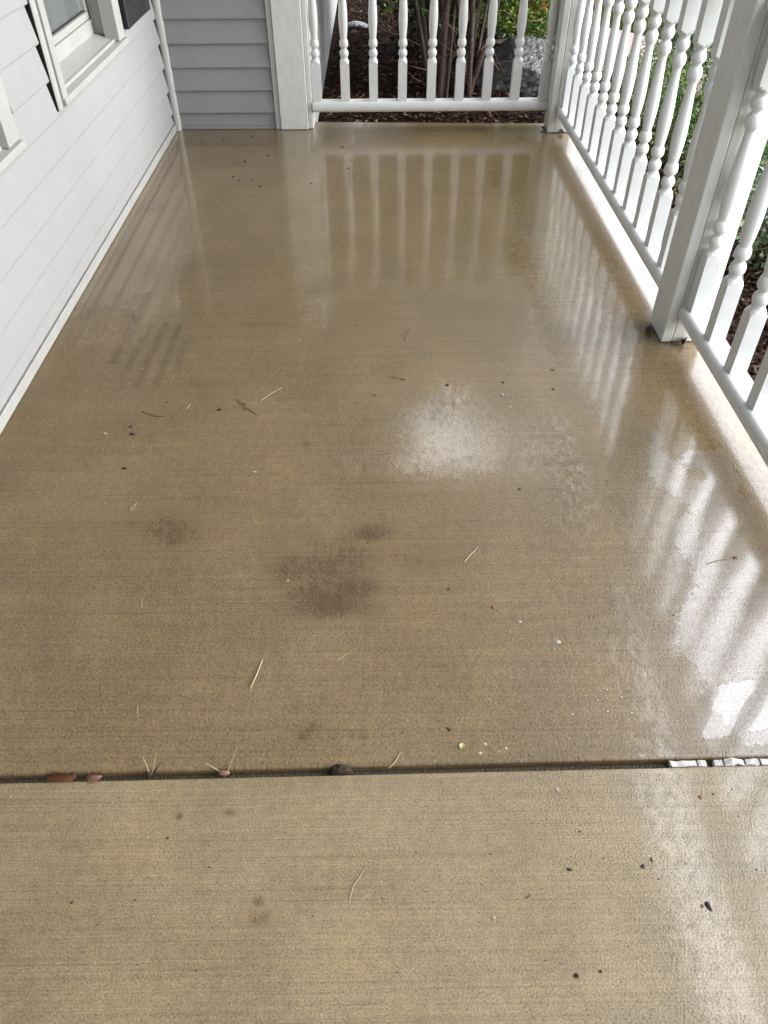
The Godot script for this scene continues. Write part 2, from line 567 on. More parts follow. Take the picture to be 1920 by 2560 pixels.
func floor_material(w: int, h: int, x0: float, x1: float, z0: float, z1: float, sd: int, tone: Vector3, grain: float) -> StandardMaterial3D:
	var cw := 280
	var chh := 300
	var nz := noise(sd, 0.02, 4)
	var cm := PackedByteArray()
	cm.resize(cw * chh * 3)
	for j in chh:
		for i in cw:
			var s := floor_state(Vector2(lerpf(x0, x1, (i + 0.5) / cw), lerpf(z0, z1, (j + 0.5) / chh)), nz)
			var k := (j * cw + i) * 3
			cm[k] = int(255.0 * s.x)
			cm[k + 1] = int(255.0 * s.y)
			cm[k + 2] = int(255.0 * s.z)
	var ci := Image.create_from_data(cw, chh, false, Image.FORMAT_RGB8, cm)
	ci.resize(w, h, Image.INTERPOLATE_CUBIC)
	var c := ci.get_data()
	var grit := bytes_of(noise(sd + 1, 0.42 * grain), w, h)
	var peel := stretched(noise(sd + 2, 0.24, 2), w, int(h * (z1 - z0) / (x1 - x0) * w / h), w, h)
	var mid := bytes_of(noise(sd + 3, 0.045, 3), w, h)
	var pit := stretched(noise(sd + 8, 0.27 * grain, 2), w, int(h * (z1 - z0) / (x1 - x0) * w / h), w, h)
	var blot := bytes_of(noise(sd + 4, 0.0045, 4), w, h)
	var hue := bytes_of(noise(sd + 5, 0.0035, 3), w, h)
	var broom := stretched(noise(sd + 6, 0.30, 2), w / 170, h, w, h)
	var band := stretched(noise(sd + 7, 0.05, 3), w / 64, h, w, h)
	var al := PackedByteArray()
	al.resize(w * h * 3)
	var ro := PackedByteArray()
	ro.resize(w * h)
	var he := PackedByteArray()
	he.resize(w * h)
	var co := PackedByteArray()
	co.resize(w * h)
	for i in w * h:
		var wet := c[i * 3] / 255.0
		var even := smoothstep(-1.6, -2.7, z0 + (z1 - z0) * float(i / w) / h)
		var relief := lerpf(1.0, 0.25, even)
		var stain := c[i * 3 + 1] / 255.0
		var dry := c[i * 3 + 2] / 255.0  # mask of the painted siding reflections
		var gr := grit[i] / 255.0 - 0.5
		var pt := pit[i] / 255.0 - 0.5
		var bm := broom[i] / 255.0 - 0.5
		var md := mid[i] / 255.0 - 0.5
		var bl := blot[i] / 255.0 - 0.5
		var hu := hue[i] / 255.0 - 0.5
		var lum := 1.0 + 0.26 * gr + 0.32 * pt + 0.17 * bm + 0.15 * md + 0.14 * bl + 0.06 * (band[i] / 255.0 - 0.5)
		if bm < -0.36:
			lum *= 0.93
		if pt < -0.29:
			lum *= 0.80
		elif gr > 0.42:
			lum *= 1.12
		lum *= 1.0 - 0.13 * dry  # reflected lap lines darkened into the colour
		var sp := clampf((stain * 0.85 + 2.2 * pt + 0.9 * md + 0.8 * gr - 0.25) * 2.6, 0.0, 1.0) * minf(1.0, stain * 3.0)
		var r := (tone.x + 1.0 * hu) * lum
		var g := (tone.y - 1.0 * hu) * lum
		var b := (tone.z - 6.0 * hu) * lum
		r *= 1.0 - 0.36 * sp
		g *= 1.0 - 0.48 * sp
		b *= 1.0 - 0.66 * sp
		al[i * 3] = clampi(int(r), 0, 255)
		al[i * 3 + 1] = clampi(int(g), 0, 255)
		al[i * 3 + 2] = clampi(int(b), 0, 255)
		co[i] = clampi(int(255.0 * clampf(smoothstep(0.30, 0.95, even + 0.5 * md + 0.7 * bl) * (0.85 + 0.5 * bl) + 0.9 * smoothstep(0.40, 1.1, wet + 0.6 * md + 0.5 * pt), 0.0, 1.0)), 0, 255)
		var rr := lerpf(0.68, 0.20, wet) + 0.06 * md + 0.03 * gr
		rr = lerpf(rr, 0.62, 0.8 * dry)  # the same painted reflection stripes, kept matt
		ro[i] = clampi(int(255.0 * rr), 28, 255)
		he[i] = clampi(int(128.0 + relief * (95.0 * (peel[i] / 255.0 - 0.5) * (0.30 + 0.70 * wet) + 34.0 * bm * (1.0 - 0.5 * wet) + 26.0 * gr + 60.0 * pt * (1.0 - 0.8 * wet))), 0, 255)
	var m := StandardMaterial3D.new()
	m.albedo_texture = tex(al, w, h, Image.FORMAT_RGB8)
	m.roughness = 1.0
	m.roughness_texture = tex(ro, w, h, Image.FORMAT_L8)
	m.heightmap_enabled = true
	m.heightmap_texture = tex(he, w, h, Image.FORMAT_L8)
	m.heightmap_scale = 0.16
	m.metallic_specular = 0.6
	m.clearcoat_enabled = true
	m.clearcoat = 0.8
	m.clearcoat_roughness = 0.10
	m.clearcoat_texture = tex(co, w, h, Image.FORMAT_L8)
	return m


func slab_mesh(x0: float, x1: float, zf0: float, zf1: float, zn0: float, zn1: float, round_near: float, round_far: float, uvr: Rect2) -> Mesh:
	# edges: far edge runs from (x0, zf0) to (x1, zf1), near edge from (x0, zn0) to (x1, zn1)
	var st := new_st()
	var rows := []
	var add := func(off: float, y: float, near: bool, n: Vector3) -> void:
		rows.append([off, y, near, n])
	add.call(0.0, -0.16, false, Vector3(0, 0, -1))
	for k in 5:
		var an := PI / 2 * k / 4.0
		add.call(round_far * (1.0 - cos(an)), -round_far * (1.0 - sin(an)), false, Vector3(0, sin(an), -cos(an)))
	for k in 5:
		var an := PI / 2 * (1.0 - k / 4.0)
		add.call(-round_near * (1.0 - cos(an)), -round_near * (1.0 - sin(an)), true, Vector3(0, sin(an), cos(an)))
	add.call(0.0, -0.16, true, Vector3(0, 0, 1))
	var cols := 8
	var pt := func(r: Array, x: float) -> Vector3:
		var t := (x - x0) / (x1 - x0)
		var z: float = lerpf(zn0, zn1, t) if r[2] else lerpf(zf0, zf1, t)
		return Vector3(x, r[1], z + r[0])
	for k in rows.size() - 1:
		var sub := 10 if (not rows[k][2] and rows[k + 1][2]) else 1
		for s in sub:
			for i in cols:
				var xa := lerpf(x0, x1, float(i) / cols)
				var xb := lerpf(x0, x1, float(i + 1) / cols)
				var f0 := float(s) / sub
				var f1 := float(s + 1) / sub
				var p := [pt.call(rows[k], xa).lerp(pt.call(rows[k + 1], xa), f0), pt.call(rows[k], xb).lerp(pt.call(rows[k + 1], xb), f0), pt.call(rows[k], xb).lerp(pt.call(rows[k + 1], xb), f1), pt.call(rows[k], xa).lerp(pt.call(rows[k + 1], xa), f1)]
				var n := [rows[k][3], rows[k][3], rows[k + 1][3], rows[k + 1][3]]
				if sub > 1:
					n = [Vector3.UP, Vector3.UP, Vector3.UP, Vector3.UP]
				var f: Vector3 = (p[0] - p[2]).cross(p[0] - p[1])
				var order := [0, 1, 2, 0, 2, 3] if f.dot(n[0] + n[2]) >= 0.0 else [0, 2, 1, 0, 3, 2]
				for q in order:
					st.set_normal(n[q])
					st.set_uv(Vector2((p[q].x - uvr.position.x) / uvr.size.x, (p[q].z + p[q].y * 0.6 - uvr.position.y) / uvr.size.y))
					st.add_vertex(p[q])
	# outer side
	for sx: float in [x0, x1]:
		var t := (sx - x0) / (x1 - x0)
		var zf := lerpf(zf0, zf1, t)
		var zn := lerpf(zn0, zn1, t)
		quad(st, Vector3(sx, -0.16, zf), Vector3(sx, 0, zf), Vector3(sx, 0, zn), Vector3(sx, -0.16, zn), Vector3(-1 if sx == x0 else 1, 0, 0))
	st.generate_tangents()
	return st.commit()


func slabs() -> void:
	var ra := Rect2(-1.06, -4.32, 2.13, 3.68)
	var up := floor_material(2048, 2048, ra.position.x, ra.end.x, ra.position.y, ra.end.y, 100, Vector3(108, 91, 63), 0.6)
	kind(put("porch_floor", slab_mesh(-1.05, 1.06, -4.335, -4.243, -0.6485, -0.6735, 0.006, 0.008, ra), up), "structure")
	var rb := Rect2(-1.06, -0.66, 2.13, 0.5)
	var low := floor_material(2048, 480, rb.position.x, rb.end.x, rb.position.y, rb.end.y, 200, Vector3(128, 113, 85), 0.9)
	kind(put("porch_floor", slab_mesh(-1.05, 1.06, -0.6335, -0.6575, 5.4, 5.4, 0.006, 0.004, rb), low), "structure")
	# filler strip down in the joint
	var st := new_st()
	var a := Vector3(-1.05, -0.02, -0.641)
	var b := Vector3(1.06, -0.02, -0.6655)
	extrude(st, PackedVector2Array([Vector2(-0.0085, -0.06), Vector2(0.0085, -0.06), Vector2(0.0085, 0.004), Vector2(0.003, 0.0065), Vector2(-0.004, 0.0055), Vector2(-0.0085, 0.003)]), a, b, Vector3(0, 0, 1), Vector3.UP)
	kind(put("expansion_joint", st.commit(), M.filler), "structure")
	# standing water by the joint
	var poly := PackedVector2Array()
	var key := [[0.613, -0.808], [0.604, -0.786], [0.592, -0.769], [0.581, -0.747], [0.578, -0.728], [0.576, -0.713], [0.586, -0.703], [0.612, -0.708], [0.637, -0.712], [0.662, -0.716], [0.69, -0.722], [0.735, -0.727], [0.80, -0.74], [0.84, -0.78], [0.82, -0.83], [0.77, -0.835], [0.743, -0.822], [0.71, -0.826], [0.683, -0.822], [0.655, -0.818], [0.634, -0.813]]
	for i in key.size():
		var p0 := Vector2(key[i][0], key[i][1])
		var p1 := Vector2(key[(i + 1) % key.size()][0], key[(i + 1) % key.size()][1])
		for s in 4:
			var p := p0.lerp(p1, s / 4.0)
			poly.append(p + Vector2(rng.randfn(0, 0.0016), rng.randfn(0, 0.0016)))
	water_sheet("puddle", poly)
	var fm: StandardMaterial3D = M.water.duplicate()
	fm.roughness = 0.06
	fm.heightmap_enabled = true
	fm.heightmap_texture = mottled(Color(0, 0, 0), Color(1, 1, 1), 61, 0.17, 2, 512)
	fm.heightmap_scale = 0.022
	film(0.42, 0.92, -2.16, -0.67, 0.0045, fm)


# how far inside a film of standing rain a place lies; the film's edge is where it is zero
func film_depth(x: float, z: float, nz: FastNoiseLite, fz: FastNoiseLite) -> float:
	var n := nz.get_noise_2d(x * 100.0, z * 100.0)
	var f := fz.get_noise_2d(x * 1000.0, z * 1000.0)
	var left := 0.67 + 0.10 * n - 0.07 * smoothstep(-1.25, -0.9, z)
	var d := (x - left) / 0.10
	d = minf(d, (z + 1.62 + 0.20 * n - 0.9 * (x - 0.68)) / 0.12)
	d = minf(d, (-0.690 - z + 0.012 * n) / 0.03)
	d = minf(d, (0.90 - x) / 0.02)
	return minf(d, 1.0) + 0.30 * f - 0.1


func film(x0: float, x1: float, z0: float, z1: float, step: float, mat: Material) -> void:
	var nz := noise(300, 0.035, 2)
	var fz := noise(310, 0.07, 2)
	var nx := int((x1 - x0) / step)
	var nn := int((z1 - z0) / step)
	var v := PackedFloat32Array()
	v.resize((nx + 1) * (nn + 1))
	for j in nn + 1:
		for i in nx + 1:
			v[j * (nx + 1) + i] = film_depth(x0 + i * step, z0 + j * step, nz, fz)
	var st := new_st()
	st.set_normal(Vector3.UP)
	for j in nn:
		for i in nx:
			var c := [[i, j], [i + 1, j], [i + 1, j + 1], [i, j + 1]]
			var p := []
			for k in 4:
				var a: Array = c[k]
				var b: Array = c[(k + 1) % 4]
				var va := v[a[1] * (nx + 1) + a[0]]
				var vb := v[b[1] * (nx + 1) + b[0]]
				if va > 0.0:
					p.append(Vector2(a[0], a[1]))
				if (va > 0.0) != (vb > 0.0):
					p.append(Vector2(a[0], a[1]).lerp(Vector2(b[0], b[1]), va / (va - vb)))
			for k in range(1, p.size() - 1):
				for q: Vector2 in [p[0], p[k], p[k + 1]]:
					var w := Vector3(x0 + q.x * step, 0.0009, z0 + q.y * step)
					st.set_normal(Vector3.UP)
					st.set_uv(Vector2(w.x, w.z) / 0.5)
					st.add_vertex(w)
	st.generate_tangents()
	kind(put("water_film", st.commit(), mat), "structure")


func water_sheet(called: String, poly: PackedVector2Array) -> void:
	var t := Geometry2D.triangulate_polygon(poly)
	var st := new_st()
	for k in range(0, t.size(), 3):
		tri(st, Vector3(poly[t[k]].x, 0.0016, poly[t[k]].y), Vector3(poly[t[k + 1]].x, 0.0016, poly[t[k + 1]].y), Vector3(poly[t[k + 2]].x, 0.0016, poly[t[k + 2]].y), Vector3.UP)
	if t.size() > 0:
		kind(put(called, st.commit(), M.water), "structure")


# ==================================================================== the house
const LAP := [[-0.004, 0.004], [0.0125, 0.0], [0.0160, 0.0008], [0.0172, 0.003], [0.0168, 0.008], [0.0030, 0.1045], [-0.004, 0.1045]]

func lap_profile(h: float) -> PackedVector2Array:
	var p := PackedVector2Array()
	for q in LAP:
		p.append(Vector2(q[0], minf(q[1], h + 0.0029)))
	return p


func house() -> void:
	var hs := thing("house", "white lap-sided house with windows and a dark shutter along the porch", "house", Vector3.ZERO)
	var top := 2.5
	# --- long wall beside the porch: openings [far z, near z, bottom y]
	var cav := new_st()
	var W1 := [-3.50, -2.735]       # far window opening
	var W2 := [-2.243, -1.48]       # near window opening
	for seg in [[-4.6, W1[0]], [W1[1], W2[0]], [W2[1], 5.5]]:
		cbox(cav, Vector3(XW - 0.20, GROUND - 0.1, seg[0]), Vector3(XW - 0.026, top, seg[1]), 0.001)
	for w in [W1, W2]:
		cbox(cav, Vector3(XW - 0.20, GROUND - 0.1, w[0] + 0.0005), Vector3(XW - 0.0265, 0.525, w[1] - 0.0005), 0.001)
	put("wall_core", cav.commit(), M.gap_shade, hs)
	var s := 0.1022
	var y0 := 0.0885
	var full := new_st()
	extrude(full, lap_profile(s), Vector3(XW, 0, -4.131), Vector3(XW, 0, 5.4), Vector3(1, 0, 0), Vector3.UP)
	var full_mesh := full.commit()
	var far := new_st()
	extrude(far, lap_profile(s), Vector3(XW, 0, -4.131), Vector3(XW, 0, -3.572), Vector3(1, 0, 0), Vector3.UP)
	var far_mesh := far.commit()
	var mid := new_st()
	extrude(mid, lap_profile(s), Vector3(XW, 0, -2.640), Vector3(XW, 0, -2.312), Vector3(1, 0, 0), Vector3.UP)
	var mid_mesh := mid.commit()
	var near := new_st()
	extrude(near, lap_profile(s), Vector3(XW, 0, -1.40), Vector3(XW, 0, 5.4), Vector3(1, 0, 0), Vector3.UP)
	var near_mesh := near.commit()
	# lowest, part-height course over the base strip
	var low := new_st()
	extrude(low, PackedVector2Array([Vector2(-0.004, 0.0), Vector2(0.0112, 0.0), Vector2(0.0128, 0.002), Vector2(0.0036, 0.050), Vector2(-0.004, 0.050)]), Vector3(XW, 0.043, -4.131), Vector3(XW, 0.043, 5.4), Vector3(1, 0, 0), Vector3.UP)
	put("siding_board", low.commit(), M.vinyl, hs)
	put("base_strip", box_mesh(Vector3(XW - 0.02, 0.0015, -4.150), Vector3(XW + 0.016, 0.0355, 5.4), 0.003), M.trim, hs)
	for k in 24:
		var y := y0 + s * k
		if y + s < 0.51:
			put("siding_board", full_mesh, M.vinyl, hs, Vector3(0, y, 0))
		elif y < 0.51:
			# the course the sills cut into: full length below, so it is shorter under the sills
			var cut := new_st()
			var prof := lap_profile(minf(s, 0.514 - y))
			extrude(cut, prof, Vector3(XW, y, -3.5715), Vector3(XW, y, -2.6405), Vector3(1, 0, 0), Vector3.UP)
			put("siding_board", cut.commit(), M.vinyl, hs)
			var cut2 := new_st()
			extrude(cut2, prof, Vector3(XW, y, -2.3115), Vector3(XW, y, -1.4005), Vector3(1, 0, 0), Vector3.UP)
			put("siding_board", cut2.commit(), M.vinyl, hs)
			for m in [far_mesh, mid_mesh, near_mesh]:
				put("siding_board", m, M.vinyl, hs, Vector3(0, y, 0))
		else:
			for m in [far_mesh, mid_mesh, near_mesh]:
				put("siding_board", m, M.vinyl, hs, Vector3(0, y, 0))
	# --- inside corner trim
	var ct := new_st()
	extrude(ct, PackedVector2Array([Vector2(-1.030, -4.212), Vector2(-0.993, -4.212), Vector2(-0.993, -4.172), Vector2(-0.997, -4.167), Vector2(-1.020, -4.162), Vector2(-1.026, -4.164), Vector2(-1.030, -4.170)]), Vector3(0, 0.001, 0), Vector3(0, top, 0), Vector3(1, 0, 0), Vector3(0, 0, 1))
	put("corner_trim", ct.commit(), M.vinyl_trim, hs)
	# --- end wall
	put("wall_core", box_mesh(Vector3(-1.25, GROUND - 0.1, -4.5), Vector3(-0.345, top, ZB - 0.027), 0.001), M.gap_shade, hs)
	var bk := new_st()
	extrude(bk, lap_profile(0.1016), Vector3(-0.996, 0, ZB - 0.0095), Vector3(-0.508, 0, ZB - 0.0095), Vector3(0, 0, 1), Vector3.UP)
	var bkm := bk.commit()
	var bl := new_st()
	extrude(bl, PackedVector2Array([Vector2(-0.004, 0.0), Vector2(0.008, 0.0), Vector2(0.0095, 0.002), Vector2(0.0036, 0.064), Vector2(-0.004, 0.064)]), Vector3(-0.996, 0.018, ZB - 0.0095), Vector3(-0.508, 0.018, ZB - 0.0095), Vector3(0, 0, 1), Vector3.UP)
	put("siding_board", bl.commit(), M.vinyl, hs)
	put("base_strip", box_mesh(Vector3(-0.992, 0.001, ZB - 0.025), Vector3(-0.508, 0.0175, ZB + 0.003), 0.002), M.vinyl, hs)
	for k in 24:
		put("siding_board", bkm, M.vinyl, hs, Vector3(0, 0.0773 + 0.1016 * k, 0))
	put("edge_trim", box_mesh(Vector3(-0.5065, 0.001, ZB - 0.026), Vector3(-0.4815, top, ZB + 0.013), 0.002), M.vinyl_trim, hs)
	# --- wall running on behind the porch
	put("wall_core", box_mesh(Vector3(-0.55, GROUND - 0.2, -9.5), Vector3(-0.352, top, -4.505), 0.001), M.gap_shade, hs)
	var be := new_st()
	extrude(be, lap_profile(0.1016), Vector3(-0.344, 0, -9.4), Vector3(-0.344, 0, -4.33), Vector3(1, 0, 0), Vector3.UP)
	var bem := be.commit()
	for k in 26:
		put("siding_board", bem, M.vinyl, hs, Vector3(0, GROUND + 0.012 + 0.1016 * k, 0))
	# --- unseen wall, added behind the camera to keep light off the far end
	put("added_shade_wall", box_mesh(Vector3(-1.2, GROUND - 0.1, 2.4), Vector3(1.30, CEIL - 0.002, 2.55), 0.002), M.vinyl, hs)
	# --- porch ceiling, beams and eave
	put("porch_ceiling", box_mesh(Vector3(-1.25, CEIL, -4.45), Vector3(1.32, CEIL + 0.10, 5.4), 0.004), M.ceiling, hs)
	put("roof_edge", box_mesh(Vector3(1.322, CEIL - 0.03, -4.6), Vector3(1.35, CEIL + 0.16, 5.45), 0.004), M.paint, hs)
	put("header_beam", box_mesh(Vector3(0.885, CEIL - 0.20, -4.21), Vector3(1.005, CEIL - 0.002, 5.4), 0.004), M.paint, hs)
	put("header_beam", box_mesh(Vector3(-0.48, CEIL - 0.20, -4.27), Vector3(0.883, CEIL - 0.002, -4.15), 0.004), M.paint, hs)
	put("roof", box_mesh(Vector3(-3.5, CEIL + 0.17, -4.7), Vector3(1.4, CEIL + 0.30, 5.5), 0.01), M.shutter, hs)
	# --- windows
	window(hs, W1[0], W1[1], -3.556, -2.657)
	window(hs, W2[0], W2[1], -2.296, -1.41)
	# --- dark shutter beside the far window
	var sh := Node3D.new()
	sh.name = "shutter"
	hs.add_child(sh)
	var x0 := XW + 0.014
	for e in [[-3.972, -3.922], [-3.625, -3.575]]:
		put("stile", box_mesh(Vector3(x0, 0.560, e[0]), Vector3(x0 + 0.026, 1.95, e[1]), 0.002), M.shutter, sh)
	put("bottom_rail", box_mesh(Vector3(x0, 0.560, -3.9215), Vector3(x0 + 0.024, 0.645, -3.6255), 0.002), M.shutter, sh)
	put("top_rail", box_mesh(Vector3(x0, 1.87, -3.9215), Vector3(x0 + 0.024, 1.95, -3.6255), 0.002), M.shutter, sh)
	var sl := new_st()
	extrude(sl, PackedVector2Array([Vector2(0.003, 0.0), Vector2(0.021, 0.0), Vector2(0.022, 0.003), Vector2(0.006, 0.036), Vector2(0.003, 0.036)]), Vector3(x0, 0, -3.921), Vector3(x0, 0, -3.626), Vector3(1, 0, 0), Vector3.UP)
	var slm := sl.commit()
	for k in 34:
		put("slat", slm, M.shutter, sh, Vector3(0, 0.646 + 0.0358 * k, 0))


func window(hs: Node3D, zf: float, zn: float, cf: float, cn: float) -> void:
	var w := Node3D.new()
	w.name = "window"
	hs.add_child(w, true)
	var t := 1.95
	# casings: an outer strip in front of the siding ends and an inner one
	put("casing", box_mesh(Vector3(XW - 0.02, 0.505, cn - 0.040), Vector3(XW + 0.020, t, cn), 0.006), M.trim, w)
	put("casing", box_mesh(Vector3(XW - 0.085, 0.534, zn - 0.008), Vector3(XW + 0.026, t, cn - 0.042), 0.002), M.trim, w)
	put("casing", box_mesh(Vector3(XW - 0.035, 0.540, cf), Vector3(XW + 0.022, t, zf + 0.030), 0.002), M.trim, w)
	put("slot_shade", box_mesh(Vector3(XW - 0.02, 0.512, cn + 0.0005), Vector3(XW + 0.0165, t, cn + 0.005), 0.0005), M.gap_shade, w)  # dark strip standing in for the shade inside the slot
	# far jamb with its tracks
	put("jamb", box_mesh(Vector3(XW - 0.12, 0.56, zf - 0.012), Vector3(XW - 0.002, t, zf + 0.004), 0.001), M.trim, w)
	put("track", box_mesh(Vector3(XW - 0.045, 0.562, zf + 0.0045), Vector3(XW - 0.039, t, zf + 0.016), 0.001), M.trim, w)
	put("track", box_mesh(Vector3(XW - 0.078, 0.566, zf + 0.0045), Vector3(XW - 0.072, t, zf + 0.012), 0.001), M.trim, w)
	# sill: outer nose, raised lip, sloped inner board
	var sill := new_st()
	extrude(sill, PackedVector2Array([Vector2(-0.03, 0.5155), Vector2(0.028, 0.5155), Vector2(0.031, 0.518), Vector2(0.031, 0.533), Vector2(0.029, 0.536), Vector2(0.001, 0.5395), Vector2(0.0, 0.548), Vector2(-0.005, 0.549), Vector2(-0.012, 0.5475), Vector2(-0.085, 0.568), Vector2(-0.085, 0.5155)]), Vector3(XW, 0, cf - 0.004), Vector3(XW, 0, cn - 0.038), Vector3(1, 0, 0), Vector3.UP, 20.0)
	put("sill", sill.commit(), M.trim, w)
	put("header", box_mesh(Vector3(XW - 0.12, t, cf), Vector3(XW + 0.03, t + 0.09, cn), 0.003), M.trim, w)
	# sash
	put("bottom_rail", box_mesh(Vector3(XW - 0.11, 0.56, zf + 0.005), Vector3(XW - 0.078, 0.614, zn - 0.0085), 0.002), M.trim, w)
	put("sash_rail", box_mesh(Vector3(XW - 0.108, 0.6155, zf + 0.017), Vector3(XW - 0.082, 0.640, zn - 0.0085), 0.002), M.trim, w)
	put("sash_stile", box_mesh(Vector3(XW - 0.1085, 0.641, zf + 0.006), Vector3(XW - 0.084, t, zf + 0.034), 0.002), M.trim, w)
	put("sash_stile", box_mesh(Vector3(XW - 0.1085, 0.641, zn - 0.038), Vector3(XW - 0.084, t, zn - 0.010), 0.002), M.trim, w)
	put("gasket", box_mesh(Vector3(XW - 0.100, 0.6405, zf + 0.0345), Vector3(XW - 0.0935, 0.646, zn - 0.0385), 0.0005), M.shutter, w)
	put("pane", box_mesh(Vector3(XW - 0.0995, 0.6465, zf + 0.0345), Vector3(XW - 0.0965, t, zn - 0.0385), 0.0004), M.glass, w)
	# the room behind: a shallow dim recess with a pale curtain edge
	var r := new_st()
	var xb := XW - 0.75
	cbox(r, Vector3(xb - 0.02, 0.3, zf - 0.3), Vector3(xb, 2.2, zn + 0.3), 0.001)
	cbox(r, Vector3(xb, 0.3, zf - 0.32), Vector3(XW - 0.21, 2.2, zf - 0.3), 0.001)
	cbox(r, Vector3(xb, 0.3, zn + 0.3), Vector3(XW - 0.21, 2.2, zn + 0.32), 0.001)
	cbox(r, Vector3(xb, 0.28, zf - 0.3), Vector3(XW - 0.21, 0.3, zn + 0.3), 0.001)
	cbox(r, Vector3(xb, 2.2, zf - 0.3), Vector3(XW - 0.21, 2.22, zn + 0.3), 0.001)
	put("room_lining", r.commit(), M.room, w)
	var cu := new_st()
	var pr := PackedVector2Array()
	for k in 25:
		pr.append(Vector2(zn - 0.05 - 0.30 * k / 24.0, XW - 0.23 + 0.014 * sin(k * 1.3)))
	for k in 25:
		var q := pr[24 - k]
		pr.append(q + Vector2(0, -0.004))
	extrude(cu, pr, Vector3(0, 0.5, 0), Vector3(0, 2.1, 0), Vector3(0, 0, 1), Vector3(1, 0, 0), 60.0)
	put("curtain", cu.commit(), M.curtain, w)


# ==================================================================== posts and railings
func post(called_label: String, x0: float, x1: float, z0: float, z1: float, seam: float) -> void:
	var p := thing("porch_post", called_label, "post", Vector3((x0 + x1) / 2, 0, (z0 + z1) / 2), "white square posts of the porch")
	var o := -p.position
	put("corner_board", box_mesh(Vector3(x0, 0.0015, z0) + o, Vector3(seam, CEIL - 0.205, z1) + o, 0.003), M.paint, p)
	put("post_core", box_mesh(Vector3(seam + 0.0012, 0.0015, z0 + 0.002) + o, Vector3(x1, CEIL - 0.205, z1 - 0.0015) + o, 0.003), M.paint, p)


func turned() -> Mesh:
	# square blocks with a turned shaft between, cut from one piece
	var h := 0.0215
	var key := [[0.0, 0.05], [0.166, 0.05], [0.1665, 0.0305], [0.170, 0.0285], [0.175, 0.0250], [0.180, 0.0205], [0.183, 0.0172], [0.1842, 0.0165], [0.1875, 0.0168], [0.1895, 0.0152],
		[0.192, 0.0155], [0.195, 0.0182], [0.201, 0.0207], [0.208, 0.0214], [0.215, 0.0205], [0.221, 0.0175], [0.2245, 0.0140], [0.226, 0.0128], [0.230, 0.0128], [0.2315, 0.0142],
		[0.2345, 0.0176], [0.240, 0.0206], [0.248, 0.0215], [0.256, 0.0207], [0.263, 0.0184], [0.2675, 0.0160], [0.2685, 0.0150], [0.280, 0.0164], [0.300, 0.0186], [0.325, 0.0205], [0.350, 0.0211], [0.375, 0.0205], [0.400, 0.0190], [0.430, 0.0168],
		[0.460, 0.0147], [0.482, 0.0136], [0.494, 0.0139], [0.500, 0.0158], [0.505, 0.0190], [0.510, 0.0206], [0.518, 0.0213], [0.527, 0.0205], [0.533, 0.0178], [0.5365, 0.0146], [0.538, 0.0130], [0.543, 0.0130], [0.5445, 0.0146],
		[0.549, 0.0184], [0.556, 0.0210], [0.564, 0.0212], [0.571, 0.0195], [0.576, 0.0162], [0.578, 0.0152], [0.580, 0.0168], [0.584, 0.0168], [0.586, 0.0182], [0.590, 0.0230], [0.595, 0.0275], [0.600, 0.0305], [0.6005, 0.05], [0.745, 0.05]]
	var seg := 32
	var st := new_st()
	var P := []
	var N := []
	for i in key.size():
		var y: float = key[i][0]
		var r: float = key[i][1]
		var i0 := maxi(i - 1, 0)
		var i1 := mini(i + 1, key.size() - 1)
		var slope: float = (key[i1][1] - key[i0][1]) / maxf(key[i1][0] - key[i0][0], 1e-4)
		slope = clampf(slope, -2.5, 2.5)
		var rp := []
		var rn := []
		for k in seg:
			var an := TAU * k / seg
			var c := cos(an)
			var s := sin(an)
			var sq := h / maxf(absf(c), absf(s))
			rp.append(Vector3(c * minf(sq, r), y, s * minf(sq, r)))
			rn.append([sq <= r + 1e-6, Vector3(c, -slope, s).normalized()])
		P.append(rp)
		N.append(rn)
	for i in key.size() - 1:
		for k in seg:
			var l := (k + 1) % seg
			var am := TAU * (k + 0.5) / seg
			var fn := Vector3(signf(cos(am)), 0, 0) if absf(cos(am)) > absf(sin(am)) else Vector3(0, 0, signf(sin(am)))
			var p := [P[i][k], P[i][l], P[i + 1][l], P[i + 1][k]]
			var src := [N[i][k], N[i][l], N[i + 1][l], N[i + 1][k]]
			var n := []
			var all_sq: bool = src[0][0] and src[1][0] and src[2][0] and src[3][0]
			for q in 4:
				if all_sq:
					n.append(fn)
				else:
					n.append(src[q][1] if not src[q][0] else (src[q][1] * Vector3(0.6, 1, 0.6) + fn * 0.5).normalized())
			nquad(st, p, n)
	return st.commit()


func rail_profile(w: float, y0: float, y1: float) -> PackedVector2Array:
	# flat top and bottom, bull-nosed sides
	var p := PackedVector2Array()
	var r := (y1 - y0) * 0.30
	for k in 9:
		var an := -PI / 2 + PI * k / 8.0
		p.append(Vector2(w / 2 - r + r * cos(an), (y0 + y1) / 2 + (y1 - y0) / 2 * sin(an)))
	for k in 9:
		var an := PI / 2 + PI * k / 8.0
		p.append(Vector2(-w / 2 + r + r * cos(an), (y0 + y1) / 2 + (y1 - y0) / 2 * sin(an)))
	return p


